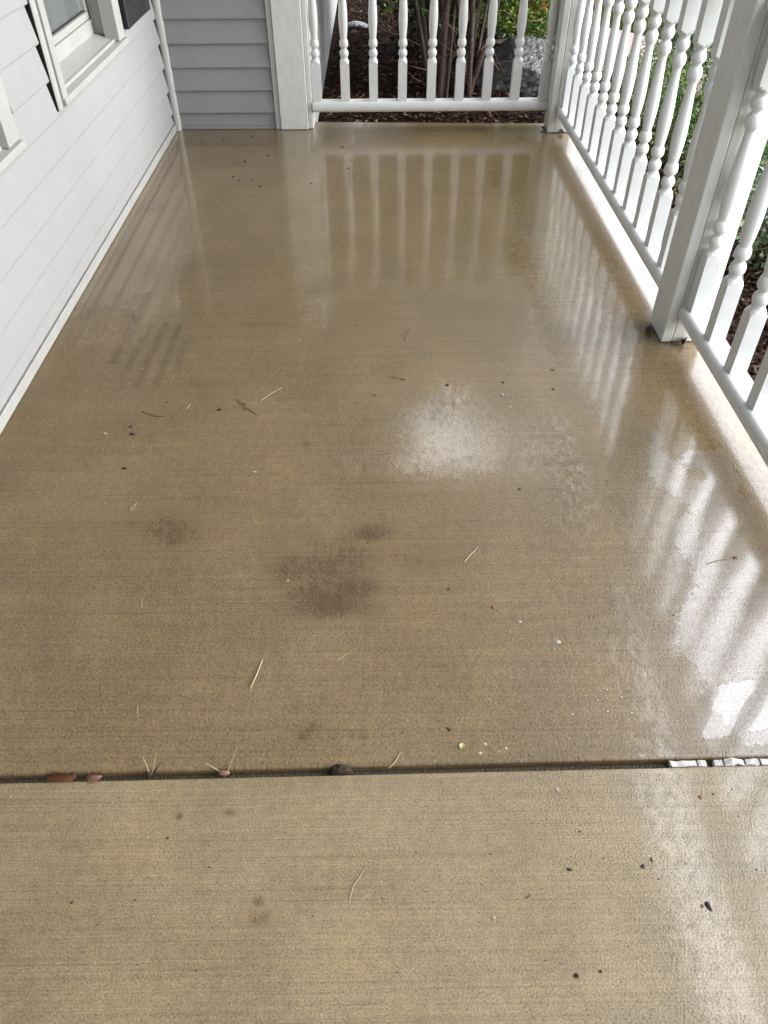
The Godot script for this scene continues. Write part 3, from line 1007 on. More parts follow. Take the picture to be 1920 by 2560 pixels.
func railing(label: String, a: Vector3, b: Vector3, spots: Array, bal: Mesh) -> void:
	var r := thing("porch_railing", label, "railing", Vector3((a.x + b.x) / 2, 0.0, (a.z + b.z) / 2), "white turned-baluster railings of the porch")
	var o := -r.position
	var d := (b - a).normalized()
	var side := d.cross(Vector3.UP).normalized()
	var st := new_st()
	extrude(st, rail_profile(0.078, 0.080, 0.1275), a + o, b + o, side, Vector3.UP, 50.0)
	put("bottom_rail", st.commit(), M.rail_paint, r)
	st = new_st()
	extrude(st, rail_profile(0.088, 0.872, 0.915), a + o, b + o, side, Vector3.UP, 50.0)
	put("hand_rail", st.commit(), M.rail_paint, r)
	for t in spots:
		var p: Vector3 = a + d * t + o
		var m := put("baluster", bal, M.rail_paint, r, Vector3(p.x, 0.1277, p.z))
		m.rotation.y = rng.randf_range(-0.012, 0.012) + (PI / 2 if rng.randf() > 0.5 else 0.0)


func posts_and_rails() -> void:
	post("white wooden porch post in the middle of the side railing, its base cracked", 0.883, 1.013, -2.196, -2.066, 0.916)
	post("white wooden porch post at the far outer corner where two railings meet", 0.870, 0.988, -4.212, -4.087, 0.900)
	post("white wooden porch post at the near end of the nearest railing", 0.893, 1.023, 0.02, 0.15, 0.926)
	var p := thing("porch_post", "wide white painted post against the grey siding of the end wall", "post", Vector3(-0.40, 0, -4.23), "white square posts of the porch")
	var o := -p.position
	put("face_board", box_mesh(Vector3(-0.4805, 0.0015, -4.2) + o, Vector3(-0.340, CEIL - 0.205, -4.167) + o, 0.003), M.paint, p)
	put("side_board", box_mesh(Vector3(-0.3395, 0.0015, -4.31) + o, Vector3(-0.3145, CEIL - 0.205, -4.176) + o, 0.004), M.paint, p)
	put("post_core", box_mesh(Vector3(-0.3435, -0.1, -4.5) + o, Vector3(-0.341, CEIL - 0.205, -4.201) + o, 0.001), M.paint, p)
	var bal := turned()
	var s := []
	for x in [-0.289, -0.147, -0.006, 0.138, 0.282, 0.423, 0.561, 0.703, 0.8475]:
		s.append(x + 0.3135)
	railing("white railing with turned balusters across the far end of the porch", Vector3(-0.3135, 0, -4.2015), Vector3(0.869, 0, -4.2015), s, bal)
	s = []
	for k in 13:
		s.append(4.086 - 4.0535 + 0.1563 * k)
	railing("long white railing with turned balusters between corner post and middle post", Vector3(0.9385, 0, -4.086), Vector3(0.9420, 0, -2.197), s, bal)
	s = []
	for k in 13:
		s.append(2.065 - 2.0415 + 0.1645 * k)
	railing("nearest white railing with turned balusters running off the right edge", Vector3(0.950, 0, -2.065), Vector3(0.958, 0, 0.019), s, bal)


# ==================================================================== garden
func leaf(st: SurfaceTool, p: Vector3, d: Vector3, len: float, wid: float, c: Color, fold := 0.25) -> void:
	var side := d.cross(Vector3(rng.randfn(0, 1), rng.randfn(0, 1), rng.randfn(0, 1)))
	if side.length() < 1e-4:
		return
	side = side.normalized()
	var up := side.cross(d).normalized()
	if up.y < 0:
		up = -up
	var l := p + d * len * 0.5 + side * wid * 0.5 + up * wid * fold
	var r := p + d * len * 0.5 - side * wid * 0.5 + up * wid * fold
	var t := p + d * len
	st.set_color(c)
	tri(st, p, l, t, up)
	st.set_color(c)
	tri(st, p, t, r, up)


func crown(st: SurfaceTool, c: Vector3, r: Vector3, n: int, len: float, wid: float, cols: Array, clump := 0.0, sd := 1) -> void:
	var nz := noise(sd, 0.9, 2)
	var made := 0
	var tries := 0
	while made < n and tries < n * 6:
		tries += 1
		var d := Vector3(rng.randfn(0, 1), rng.randfn(0, 1), rng.randfn(0, 1)).normalized()
		var f := pow(rng.randf(), 0.45)
		var bump := 1.0 + 0.28 * nz.get_noise_3dv(d * 3.0 + c)
		var p := c + d * r * f * bump
		if clump > 0.0 and nz.get_noise_3dv(p * 9.0) < clump - 0.35:
			continue
		if p.y < GROUND + 0.01:
			continue
		made += 1
		var dir := (d * 0.8 + Vector3(rng.randfn(0, 0.6), rng.randfn(0.15, 0.6), rng.randfn(0, 0.6))).normalized()
		var k: float = rng.randf()
		var col: Color = cols[int(k * cols.size()) % cols.size()]
		col = col * rng.randf_range(0.65, 1.3)
		leaf(st, p, dir, len * rng.randf_range(0.6, 1.25), wid * rng.randf_range(0.7, 1.2), Color(col.r, col.g, col.b))


# feathery spray: small scale leaves along a drooping twig
func spray(st: SurfaceTool, p: Vector3, d: Vector3, len: float, col: Color) -> void:
	var q := p
	var side := d.cross(Vector3.UP).normalized()
	for k in 9:
		var t := k / 9.0
		d = (d + Vector3(rng.randfn(0, 0.10), -0.06, rng.randfn(0, 0.10))).normalized()
		q += d * len / 9.0
		for s: float in [-1.0, 1.0]:
			var ld := (d * 0.7 + side * s * 0.8 + Vector3(0, rng.randfn(0, 0.25), 0)).normalized()
			var c := col * rng.randf_range(0.65, 1.3)
			leaf(st, q, ld, len * 0.30 * (1.0 - 0.6 * t), len * 0.075, Color(c.r, c.g, c.b), 0.1)


func shrub(called: String, label: String, at: Vector3, r: Vector3, n: int, len: float, wid: float, cols: Array, clump: float, sd: int, group := "shrubs in the bed along the porch") -> void:
	var o := thing(called, label, "shrub", at, group)
	var st := new_st()
	for k in 9:
		var an := k * 2.4 + sd
		var e := Vector3(cos(an) * r.x * 0.7, r.y * rng.randf_range(1.0, 1.5), sin(an) * r.z * 0.7)
		tube(st, [Vector3(cos(an), 0, sin(an)) * 0.02 - Vector3(0, 0.02, 0), e * 0.5 + Vector3(rng.randfn(0, 0.02), 0.02, rng.randfn(0, 0.02)), e], [0.006, 0.004, 0.002], 5)
	put("stems", st.commit(), M.bark, o)
	st = new_st()
	crown_local(st, Vector3(0, r.y * 0.95, 0), r, n, len, wid, cols, clump, sd)
	put("foliage", st.commit(), M.leaf, o)


func crown_local(st: SurfaceTool, c: Vector3, r: Vector3, n: int, len: float, wid: float, cols: Array, clump: float, sd: int) -> void:
	# the crown's own axes start at ground level
	var nz := noise(sd, 0.9, 2)
	var made := 0
	var tries := 0
	while made < n and tries < n * 6:
		tries += 1
		var d := Vector3(rng.randfn(0, 1), rng.randfn(0, 1), rng.randfn(0, 1)).normalized()
		var f := pow(rng.randf(), 0.45)
		var p := c + d * r * f * (1.0 + 0.35 * nz.get_noise_3dv(d * 3.0 + Vector3.ONE * sd))
		if clump > 0.0 and nz.get_noise_3dv(p * 9.0) < clump - 0.35:
			continue
		if p.y < 0.01:
			continue
		made += 1
		var dir := (d * 0.8 + Vector3(rng.randfn(0, 0.6), rng.randfn(0.15, 0.6), rng.randfn(0, 0.6))).normalized()
		var col: Color = cols[rng.randi() % cols.size()]
		col = col * rng.randf_range(0.65, 1.3)
		leaf(st, p, dir, len * rng.randf_range(0.6, 1.25), wid * rng.randf_range(0.7, 1.2), Color(col.r, col.g, col.b))


# a broken stone: a ball cut by planes, roughened a little
func crag(st: SurfaceTool, r: Vector3, sd: int) -> void:
	var rg := RandomNumberGenerator.new()
	rg.seed = sd
	var cuts := [[Vector3(0.30, 0.88, 0.35).normalized(), 0.62], [Vector3(-0.75, 0.55, 0.3).normalized(), 0.74], [Vector3(0.9, 0.2, 0.3).normalized(), 0.8], [Vector3(-0.2, 0.1, 1.0).normalized(), 0.78]]
	for k in 7:
		cuts.append([Vector3(rg.randfn(0, 1), rg.randfn(0.2, 0.7), rg.randfn(0.3, 1)).normalized(), rg.randf_range(0.78, 0.95)])
	var nz := noise(sd, 0.16, 4)
	var seg := 64
	var rows := 40
	var g := []
	for i in rows + 1:
		var row := []
		for k in seg:
			var th := PI * i / rows
			var ph := TAU * k / seg
			var d := Vector3(sin(th) * cos(ph), cos(th), sin(th) * sin(ph))
			var t := 1.0
			for c in cuts:
				var a: float = d.dot(c[0])
				if a > 0.05:
					t = minf(t, c[1] / a)
			row.append(d * r * (t + 0.045 * nz.get_noise_3dv(d * 22.0) + 0.02 * nz.get_noise_3dv(d * 70.0)))
		g.append(row)
	for i in rows:
		for k in seg:
			quad(st, g[i][k], g[i][(k + 1) % seg], g[i + 1][(k + 1) % seg], g[i + 1][k], g[i][k] + g[i + 1][k])


func garden() -> void:
	# --- the big many-stemmed evergreen behind the end railing
	var e := thing("evergreen_shrub", "large dark many-stemmed evergreen shrub behind the end railing", "shrub", Vector3(0.47, GROUND, -5.22))
	var fol := new_st()
	for k in 24:
		var an := rng.randf() * TAU
		var base := Vector3(cos(an) * 0.13, -0.03, sin(an) * 0.10)
		var lean := Vector3(rng.randf_range(-0.6, 0.8), rng.randf_range(1.3, 2.7), rng.randf_range(-1.2, 0.05))
		var bend := Vector3(rng.randfn(0, 0.06), 0, rng.randfn(0, 0.06))
		var pts := []
		var rad := []
		var r0 := rng.randf_range(0.010, 0.026)
		for i in 7:
			var t := i / 6.0
			pts.append(base + lean * t + bend * sin(t * PI) + Vector3(rng.randfn(0, 0.008), 0, rng.randfn(0, 0.008)) * t)
			rad.append(lerpf(r0, 0.004, t))
		var st := new_st()
		tube(st, pts, rad, 7)
		put("stem", st.commit(), M.bark, e)
		# dry side twigs and green sprays higher up
		for j in 26:
			var t := rng.randf_range(0.30, 1.0)
			var p: Vector3 = base + lean * t + bend * sin(t * PI)
			var d := (lean.normalized() * 0.5 + Vector3(rng.randfn(0, 0.8), rng.randfn(0, 0.5), rng.randfn(0, 0.8))).normalized()
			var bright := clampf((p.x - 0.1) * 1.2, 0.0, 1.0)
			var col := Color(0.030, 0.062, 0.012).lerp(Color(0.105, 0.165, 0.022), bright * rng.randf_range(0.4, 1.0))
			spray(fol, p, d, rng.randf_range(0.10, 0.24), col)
	for k in 2600:
		# outer skin of sprays that makes the crown thick
		var p := Vector3(rng.randf_range(-0.74, 0.78), rng.randf_range(0.66, 2.75), rng.randfn(-0.72, 0.34))
		spray(fol, p, Vector3(rng.randfn(0, 1), rng.randfn(0, 0.5), rng.randfn(0, 1)).normalized(), rng.randf_range(0.22, 0.42), Color(0.020, 0.042, 0.008).lerp(Color(0.055, 0.095, 0.012), rng.randf()))
	for k in 620:
		# the crown stands higher to the left and right, with a gap of sky between
		var left := k % 2 == 0
		var p := Vector3(rng.randf_range(-0.78, -0.28), rng.randf_range(2.5, 3.7), rng.randfn(-0.72, 0.25)) if left else Vector3(rng.randf_range(0.62, 1.15), rng.randf_range(1.3, 3.6), rng.randfn(-0.72, 0.25))
		spray(fol, p, Vector3(rng.randfn(0, 1), rng.randfn(0.2, 0.5), rng.randfn(0, 1)).normalized(), rng.randf_range(0.24, 0.42), Color(0.020, 0.042, 0.008).lerp(Color(0.055, 0.095, 0.012), rng.randf()))
	for k in 190:
		# bright low boughs to the right of the stems
		var p := Vector3(rng.randf_range(0.16, 0.66), rng.randf_range(0.27, 0.72), rng.randf_range(-0.9, -0.35))
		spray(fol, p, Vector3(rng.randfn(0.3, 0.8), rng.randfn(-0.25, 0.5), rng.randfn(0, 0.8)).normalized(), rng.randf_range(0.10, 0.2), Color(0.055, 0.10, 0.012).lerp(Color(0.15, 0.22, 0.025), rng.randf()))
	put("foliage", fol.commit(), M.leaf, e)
	var tw := new_st()
	for k in 60:
		var p := Vector3(rng.randfn(0.0, 0.22), rng.randf_range(0.0, 0.5), rng.randfn(-0.05, 0.2))
		var d := Vector3(rng.randfn(0, 1), rng.randfn(0.2, 0.6), rng.randfn(0, 0.6)).normalized() * rng.randf_range(0.08, 0.28)
		tube(tw, [p, p + d * 0.5 + Vector3(0, rng.randfn(0, 0.012), 0), p + d], [0.0022, 0.0016, 0.0008], 4)
	put("dead_twigs", tw.commit(), M.twig, e)

	# --- boulder
	var st := new_st()
	crag(st, Vector3(0.33, 0.26, 0.26), 77)
	tag(put("boulder", st.commit(), M.boulder, null, Vector3(0.985, -0.085, -5.40)), "large wet grey boulder beside the far corner post", "boulder")
	st = new_st()
	lump(st, Vector3.ZERO, Vector3(0.10, 0.04, 0.06), 0.25, 0.06, 79, 18, 10)
	tag(put("flat_stone", st.commit(), M.boulder, null, Vector3(-0.15, GROUND + 0.012, -7.1)), "small pale flat stone lying on the mulch near the house", "stone")

	# --- shrub with coral tips behind the boulder
	var c := thing("coral_shrub", "low green shrub with coral red tips behind the boulder", "shrub", Vector3(1.24, GROUND, -6.0))
	st = new_st()
	for k in 24:
		var an := rng.randf() * TAU
		var tip := Vector3(cos(an) * 0.28, rng.randf_range(0.2, 0.42), sin(an) * 0.28)
		tube(st, [Vector3(cos(an), 0, sin(an)) * 0.04, tip * 0.55, tip], [0.004, 0.003, 0.0015], 4)
	put("stems", st.commit(), M.bark, c)
	st = new_st()
	crown_local(st, Vector3(0, 0.17, 0), Vector3(0.30, 0.18, 0.30), 2600, 0.034, 0.011, [Color(0.09, 0.16, 0.03), Color(0.06, 0.12, 0.02), Color(0.15, 0.20, 0.03)], 0.0, 3)
	put("foliage", st.commit(), M.leaf, c)
	st = new_st()
	for k in 46:
		var an := rng.randf() * TAU
		var f := rng.randf_range(0.3, 1.0)
		var p := Vector3(cos(an) * 0.28 * f, 0.42 - 0.16 * f * f + rng.randfn(0, 0.04), sin(an) * 0.28 * f)
		for j in 18:
			var d := Vector3(rng.randfn(0, 0.8), rng.randfn(0.4, 0.6), rng.randfn(0, 0.8)).normalized()
			var col := Color(0.50, 0.13, 0.07).lerp(Color(0.55, 0.27, 0.10), rng.randf()) * rng.randf_range(0.6, 1.2)
			leaf(st, p + Vector3(rng.randfn(0, 0.015), rng.randfn(0, 0.02), rng.randfn(0, 0.015)), d, 0.032, 0.009, Color(col.r, col.g, col.b))
	put("red_tips", st.commit(), M.leaf, c)

	# --- bed along the side
	var dark := [Color(0.025, 0.055, 0.02), Color(0.045, 0.085, 0.03), Color(0.03, 0.06, 0.025)]
	var green := [Color(0.06, 0.12, 0.03), Color(0.10, 0.17, 0.035), Color(0.035, 0.075, 0.02), Color(0.14, 0.19, 0.04)]
	var pale := [Color(0.10, 0.16, 0.09), Color(0.16, 0.22, 0.13), Color(0.05, 0.10, 0.05), Color(0.24, 0.29, 0.19)]
	shrub("clipped_shrub", "dark twiggy low shrub beside the walk, seen between the farthest side balusters", Vector3(1.98, GROUND, -5.60), Vector3(0.26, 0.17, 0.34), 3600, 0.020, 0.010, dark, 0.25, 11)
	shrub("clipped_shrub", "olive green low shrub seen past the middle of the long side railing", Vector3(1.52, GROUND, -4.62), Vector3(0.24, 0.19, 0.30), 3400, 0.022, 0.011, green, 0.22, 12)
	shrub("clipped_shrub", "bright green leafy low shrub outside the long side railing", Vector3(1.50, GROUND, -3.98), Vector3(0.22, 0.18, 0.26), 2600, 0.024, 0.013, green + dark, 0.25, 13)
	shrub("clipped_shrub", "mixed green low shrub just left of the middle post", Vector3(1.56, GROUND, -3.42), Vector3(0.24, 0.22, 0.26), 2600, 0.026, 0.014, green + pale, 0.25, 14)
	shrub("broadleaf_shrub", "shrub with grey green rounded leaves right of the middle post", Vector3(1.58, GROUND, -2.82), Vector3(0.24, 0.19, 0.24), 900, 0.040, 0.024, pale, 0.1, 15)
	shrub("broadleaf_shrub", "dark leafy shrub at the right edge behind the nearest balusters", Vector3(1.62, GROUND, -2.25), Vector3(0.22, 0.20, 0.24), 1000, 0.034, 0.018, green + dark, 0.15, 16)
	shrub("clipped_shrub", "yellow green low shrub in the strip between middle post and nearest balusters", Vector3(1.95, GROUND, -3.75), Vector3(0.26, 0.26, 0.30), 3000, 0.022, 0.011, green, 0.2, 17)
	shrub("clipped_shrub", "dark low shrub at the lawn edge right of the walk", Vector3(2.05, GROUND, -4.85), Vector3(0.28, 0.22, 0.34), 3000, 0.020, 0.010, dark + green, 0.2, 18)
	shrub("hedge_shrub", "dark dense shrub right behind the stems of the big evergreen", Vector3(0.50, GROUND, -6.55), Vector3(0.42, 0.34, 0.32), 3600, 0.05, 0.022, dark, 0.0, 21, "dark shrubs at the back of the bed")
	shrub("hedge_shrub", "dark dense shrub between the big evergreen and the boulder, farther back", Vector3(0.98, GROUND, -6.75), Vector3(0.40, 0.34, 0.32), 3600, 0.05, 0.022, dark, 0.0, 22, "dark shrubs at the back of the bed")
	# pale dry stems near the middle post
	var g := thing("dry_stems", "tangle of pale dry grass stems at the foot of the side bed", "dry stems", Vector3(1.30, GROUND, -3.15))
	st = new_st()
	for k in 70:
		var p := Vector3(rng.randfn(0, 0.08), 0.0, rng.randfn(0, 0.22))
		var d := Vector3(rng.randfn(0, 0.10), rng.randf_range(0.06, 0.26), rng.randfn(0, 0.10))
		tube(st, [p, p + d * 0.55 + Vector3(rng.randfn(0, 0.01), 0, 0), p + d + Vector3(rng.randfn(0, 0.04), -0.02, rng.randfn(0, 0.04))], [0.0016, 0.0013, 0.0008], 4)
	put("stalks", st.commit(), M.straw, g)


# ==================================================================== things in and on the joint
func curled_leaf(st: SurfaceTool, len: float, wid: float, curl: float, bend: float) -> void:
	# a leaf blade with thickness of its fold, curled along and across
	var nu := 10
	var nv := 6
	var g := []
	for i in nu + 1:
		var row := []
		var u := float(i) / nu
		var half := wid * 0.5 * pow(sin(PI * clampf(u * 0.94 + 0.03, 0, 1)), 0.75)
		for j in nv + 1:
			var v := float(j) / nv * 2.0 - 1.0
			var y := curl * v * v * half * 1.6 + bend * (u - 0.5) * (u - 0.5) * len + 0.03 * wid * sin(u * 9.0 + v * 4.0)
			row.append(Vector3((u - 0.5) * len, y, v * half))
		g.append(row)
	for i in nu:
		for j in nv:
			for sd: float in [0.0, 1.0]:
				var off := Vector3(0, 0.0004 * sd, 0)
				quad(st, g[i][j] + off, g[i + 1][j] + off, g[i + 1][j + 1] + off, g[i][j + 1] + off, Vector3.UP if sd > 0.5 else Vector3.DOWN)


func joint_z(x: float) -> float:
	return -0.641 - 0.0116 * (x + 1.05)


func joint_things() -> void:
	var st := new_st()
	curled_leaf(st, 0.052, 0.026, 0.35, -0.3)
	var o := put("fallen_leaf", st.commit(), M.brown_leaf, null, Vector3(-0.560, 0.002, -0.6445))
	o.rotation = Vector3(1.0, 0.03, 0.05)
	tag(o, "rusty brown oval leaf wedged on edge in the floor joint", "leaf")
	st = new_st()
	curled_leaf(st, 0.026, 0.014, 0.9, -0.6)
	o = put("fallen_leaf", st.commit(), M.pink_leaf, null, Vector3(-0.503, -0.001, -0.6465))
	o.rotation = Vector3(0.7, 0.1, 0.0)
	tag(o, "small pinkish curled leaf in the joint right of the brown one", "leaf")
	# bundles of pine needles stuck in the joint
	for b in [[-0.408, [[-0.008, 0.042, -0.016], [0.016, 0.045, -0.02], [0.022, 0.03, -0.012]], "spiky tuft of straw and dark needles sticking out of the joint", false],
			[-0.277, [[-0.034, 0.022, -0.012], [0.024, 0.045, -0.03]], "pair of pale straws with a pink bud standing in the joint", true]]:
		var t := thing("straw_tuft", b[2], "straw", Vector3(b[0], -0.010, joint_z(b[0]) - 0.002))
		for k in b[1].size():
			var e := Vector3(b[1][k][0], b[1][k][1], b[1][k][2])
			st = new_st()
			tube(st, [Vector3(0, -0.003, 0), e * 0.5 + Vector3(0.001, 0.001, 0), e], [0.0011, 0.0009, 0.0005], 5)
			put("straw", st.commit(), M.dark_bit if (k == 2) else M.straw, t)
		st = new_st()
		lump(st, Vector3(0, 0.009, 0.001), Vector3(0.010, 0.006, 0.005) if b[3] else Vector3(0.006, 0.006, 0.004), 0.4, 0.08, 5, 10, 7)
		put("bud", st.commit(), M.pink_leaf if b[3] else M.dirt, t)
	st = new_st()
	lump(st, Vector3.ZERO, Vector3(0.017, 0.013, 0.010), 0.55, 0.12, 8, 18, 12)
	lump(st, Vector3(0.014, -0.004, 0.002), Vector3(0.009, 0.006, 0.006), 0.55, 0.12, 9, 12, 8)
	tag(put("dirt_clump", st.commit(), M.dirt, null, Vector3(-0.074, -0.006, joint_z(-0.074) - 0.003)), "dark crumbly clump of dirt stuck in the floor joint", "dirt")
	# torn white sealant at the right end
	var pieces := [[0.510, 0.556, 0.0075, "clean-cut white sealant strip at the left end of the sealed joint"], [0.559, 0.574, 0.006, "short broken white sealant stub next to the clean-cut strip"], [0.588, 0.603, 0.006, "small stained sealant crumb after the dark gap"], [0.606, 0.642, 0.012, "torn bulging lump of white sealant rising out of the joint"], [0.644, 0.668, 0.007, "white sealant scrap beyond the torn lump"], [0.671, 0.720, 0.006, "grey white sealant strip at the right edge of the picture"], [0.724, 1.02, 0.005, "long white sealant strip running on under the railing"]]
	for p in pieces:
		st = new_st()
		var n := maxi(3, int((p[1] - p[0]) / 0.011))
		var rough := 0.0006 if p[2] < 0.0076 else 0.0018
		var rows := []
		for i in n + 1:
			var x: float = lerpf(p[0], p[1], float(i) / n)
			var zc := joint_z(x)
			var top := -0.0032 + rng.randfn(0, rough) + (0.0055 * sin(PI * i / n) if p[2] > 0.01 else 0.0)
			var w: float = minf(p[2], 0.006) + rng.randfn(0, rough * 0.6)
			var e := rng.randfn(0, rough * 1.5)
			rows.append([Vector3(x, -0.014, zc + w), Vector3(x + e, top - 0.0015, zc + w), Vector3(x, top, zc + w * 0.7), Vector3(x, top + rng.randfn(0, rough), zc), Vector3(x, top, zc - w * 0.7), Vector3(x - e, top - 0.0015, zc - w), Vector3(x, -0.014, zc - w)])
		for i in n:
			for k in 6:
				quad(st, rows[i][k], rows[i + 1][k], rows[i + 1][k + 1], rows[i][k + 1], Vector3(0, 0.3, 1.0 - k / 2.5))
		for e in [[0, -1.0], [n, 1.0]]:
			var rw: Array = rows[e[0]]
			for k in range(1, 6):
				tri(st, rw[0], rw[k], rw[k + 1], Vector3(e[1], 0, 0))
		tag(put("sealant_strip", st.commit(), M.caulk), p[3], "sealant", "torn white sealant in the joint")


# ==================================================================== litter on the floor
func blade(called: String, label: String, category: String, pts: Array, r: float, mat: Material, lift := 0.001) -> void:
	r *= 0.72
	var st := new_st()
	var q := []
	var rad := []
	var c := Vector3(pts[0][0], 0, pts[0][1])
	for i in pts.size() - 1:
		for k in 3:
			var t := k / 3.0
			var x: float = lerpf(pts[i][0], pts[i + 1][0], t)
			var z: float = lerpf(pts[i][1], pts[i + 1][1], t)
			q.append(Vector3(x, r + lift * 0.3 + lift * sin((i + t) * 2.2), z) - c)
	q.append(Vector3(pts[-1][0], r + lift * 0.3, pts[-1][1]) - c)
	for i in q.size():
		rad.append(r * (1.0 - 0.55 * absf(float(i) / (q.size() - 1) - 0.45)))
	tube(st, q, rad, 5)
	tag(put(called, st.commit(), mat, null, c), label, category, category + " litter on the wet floor")


func crumb(called: String, label: String, category: String, x: float, z: float, r: Vector3, mat: Material, turn := 0.0) -> void:
	var st := new_st()
	r *= Vector3(0.8, 0.6, 0.8)
	lump(st, Vector3.ZERO, r, 0.75, 0.12, int(absf(x * 977.0 + z * 531.0)) + 1, 12, 8)
	var o := put(called, st.commit(), mat, null, Vector3(x, r.y * 0.7, z))
	o.rotation.y = turn
	tag(o, label, category, category + " litter on the wet floor")


func debris() -> void:
	# straws and twigs
	blade("straw", "thick pale straw left of the brown stain, near the front of the far slab", "straw", [[-0.251, -0.823], [-0.243, -0.849], [-0.235, -0.889]], 0.0020, M.straw)
	blade("straw", "pale straw lying right of the brown stain", "straw", [[0.187, -1.143], [0.206, -1.169], [0.223, -1.191]], 0.0016, M.straw)
	blade("straw", "faint thin straw in front of the brown stain", "straw", [[-0.087, -0.885], [-0.058, -0.906]], 0.0009, M.straw)
	blade("straw", "short pale straw at the centre left, beside the red speck", "straw", [[-0.535, -1.736], [-0.529, -1.760]], 0.0014, M.straw)
	blade("straw", "straight thin straw lying crosswise below the twig with seeds", "straw", [[-0.320, -1.689], [-0.287, -1.687]], 0.0010, M.straw)
	blade("straw", "short dark straw below the short pale one", "straw", [[-0.553, -1.660], [-0.542, -1.673]], 0.0010, M.dry_blade)
	blade("straw", "tiny upright straw above the bright wet patch", "straw", [[0.212, -1.774], [0.218, -1.806]], 0.0010, M.straw)
	blade("straw", "short slanted straw right of the bright wet patch", "straw", [[0.459, -1.553], [0.484, -1.577]], 0.0010, M.straw)
	blade("straw", "thin upright straw at the left, beside the olive blotch", "straw", [[-0.504, -1.025], [-0.508, -1.052]], 0.0008, M.straw)
	blade("straw", "thin upright straw at the left, nearest the joint", "straw", [[-0.455, -0.769], [-0.458, -0.789]], 0.0008, M.straw)
	blade("straw", "looped pale straw beside the left hand dark blotch", "straw", [[-0.594, -1.320], [-0.598, -1.332], [-0.594, -1.346], [-0.588, -1.352], [-0.589, -1.336], [-0.593, -1.325]], 0.0012, M.straw)
	blade("straw", "long pale straw lying across the joint near its middle", "straw", [[0.012, -0.655], [0.022, -0.665], [0.033, -0.686]], 0.0013, M.straw)
	blade("straw", "thin pale straw on the near slab, centre bottom", "straw", [[-0.053, -0.437], [-0.047, -0.458], [-0.028, -0.487]], 0.0009, M.straw)
	blade("straw", "pale straw beside the foot of the middle post", "straw", [[0.949, -2.038], [0.981, -2.037]], 0.0012, M.straw)
	blade("grass_blade", "dark curved grass blade above the centre of the floor", "grass blade", [[0.088, -2.088], [0.095, -2.132], [0.102, -2.159]], 0.0018, M.dry_blade)
	blade("twig", "thin reddish bent twig at the left among dark specks", "twig", [[-0.659, -1.728], [-0.617, -1.704], [-0.589, -1.703]], 0.0014, M.twig)
	blade("twig", "straight brown twig with two seed husks, left of centre", "twig", [[-0.404, -1.781], [-0.371, -1.744], [-0.336, -1.706]], 0.0016, M.twig)
	blade("twig", "pale knotted twig with a red tip above the seed husk twig", "twig", [[-0.333, -1.771], [-0.304, -1.810], [-0.276, -1.840]], 0.0014, M.straw)
	blade("twig", "thin brown twig trailing a seed, top centre of the littered area", "twig", [[0.033, -1.889], [0.063, -1.879]], 0.0010, M.twig)
	blade("twig", "pale twig with a brown bud lying in the glare at the right", "twig", [[0.724, -1.131], [0.755, -1.142], [0.785, -1.149]], 0.0016, M.straw)
	blade("twig", "tiny dark twig on the near slab right of centre", "twig", [[0.221, -0.436], [0.228, -0.441]], 0.0012, M.dark_bit)
	# seeds, husks, leaf scraps
	crumb("seed_husk", "pinkish seed husk above the straight brown twig", "seed husk", -0.373, -1.761, Vector3(0.008, 0.003, 0.004), M.pink_leaf, 0.2)
	crumb("seed_husk", "pinkish seed husk lying on the straight brown twig", "seed husk", -0.371, -1.738, Vector3(0.008, 0.003, 0.004), M.pink_leaf, -0.3)
	crumb("seed_husk", "long tan seed husk at the end of the thin brown twig", "seed husk", 0.073, -1.876, Vector3(0.010, 0.003, 0.004), M.seed, -0.4)
	crumb("seed_husk", "dark round seed above the bright wet patch", "seed husk", 0.201, -1.843, Vector3(0.006, 0.004, 0.006), M.dark_bit)
	crumb("seed_husk", "tan seed husk far right, higher of two near the railing reflection", "seed husk", 0.520, -1.917, Vector3(0.008, 0.003, 0.003), M.seed, -0.3)
	crumb("seed_husk", "tan seed husk far right, lower of two near the railing reflection", "seed husk", 0.505, -1.819, Vector3(0.007, 0.003, 0.004), M.seed, -0.7)
	crumb("seed_husk", "small dark seed above the pale crumb", "seed husk", 0.364, -1.853, Vector3(0.004, 0.003, 0.004), M.dark_bit)
	crumb("seed_husk", "brown bud at the end of the pale twig in the glare", "seed husk", 0.795, -1.149, Vector3(0.009, 0.003, 0.005), M.brown_leaf, 0.2)
	crumb("seed_husk", "reddish brown seed husk on the near slab, right side", "seed husk", 0.431, -0.492, Vector3(0.002, 0.002, 0.005), M.brown_leaf, 0.1)
	crumb("leaf_scrap", "bright red leaf speck at the left centre", "leaf scrap", -0.597, -1.772, Vector3(0.006, 0.002, 0.004), M.red_bit)
	crumb("leaf_scrap", "red and white leaf scrap above centre", "leaf scrap", -0.008, -1.797, Vector3(0.007, 0.003, 0.005), M.orange_bit)
	crumb("leaf_scrap", "orange leaf scrap right of the brown stain", "leaf scrap", 0.238, -1.016, Vector3(0.005, 0.002, 0.006), M.orange_bit)
	crumb("leaf_scrap", "orange dot on the near slab close to the right edge", "leaf scrap", 0.542, -0.595, Vector3(0.004, 0.0015, 0.004), M.orange_bit)
	crumb("leaf_scrap", "tan leaf scrap far left on the floor by the base strip", "leaf scrap", -0.735, -1.628, Vector3(0.008, 0.003, 0.006), M.pale_bit)
	crumb("leaf_scrap", "pinkish scrap beside the black bug on the near slab", "leaf scrap", 0.490, -0.422, Vector3(0.0035, 0.002, 0.003), M.pink_leaf)
	crumb("leaf_scrap", "red tip at the end of the pale knotted twig", "leaf scrap", -0.274, -1.842, Vector3(0.004, 0.002, 0.003), M.red_bit)
	var st := new_st()
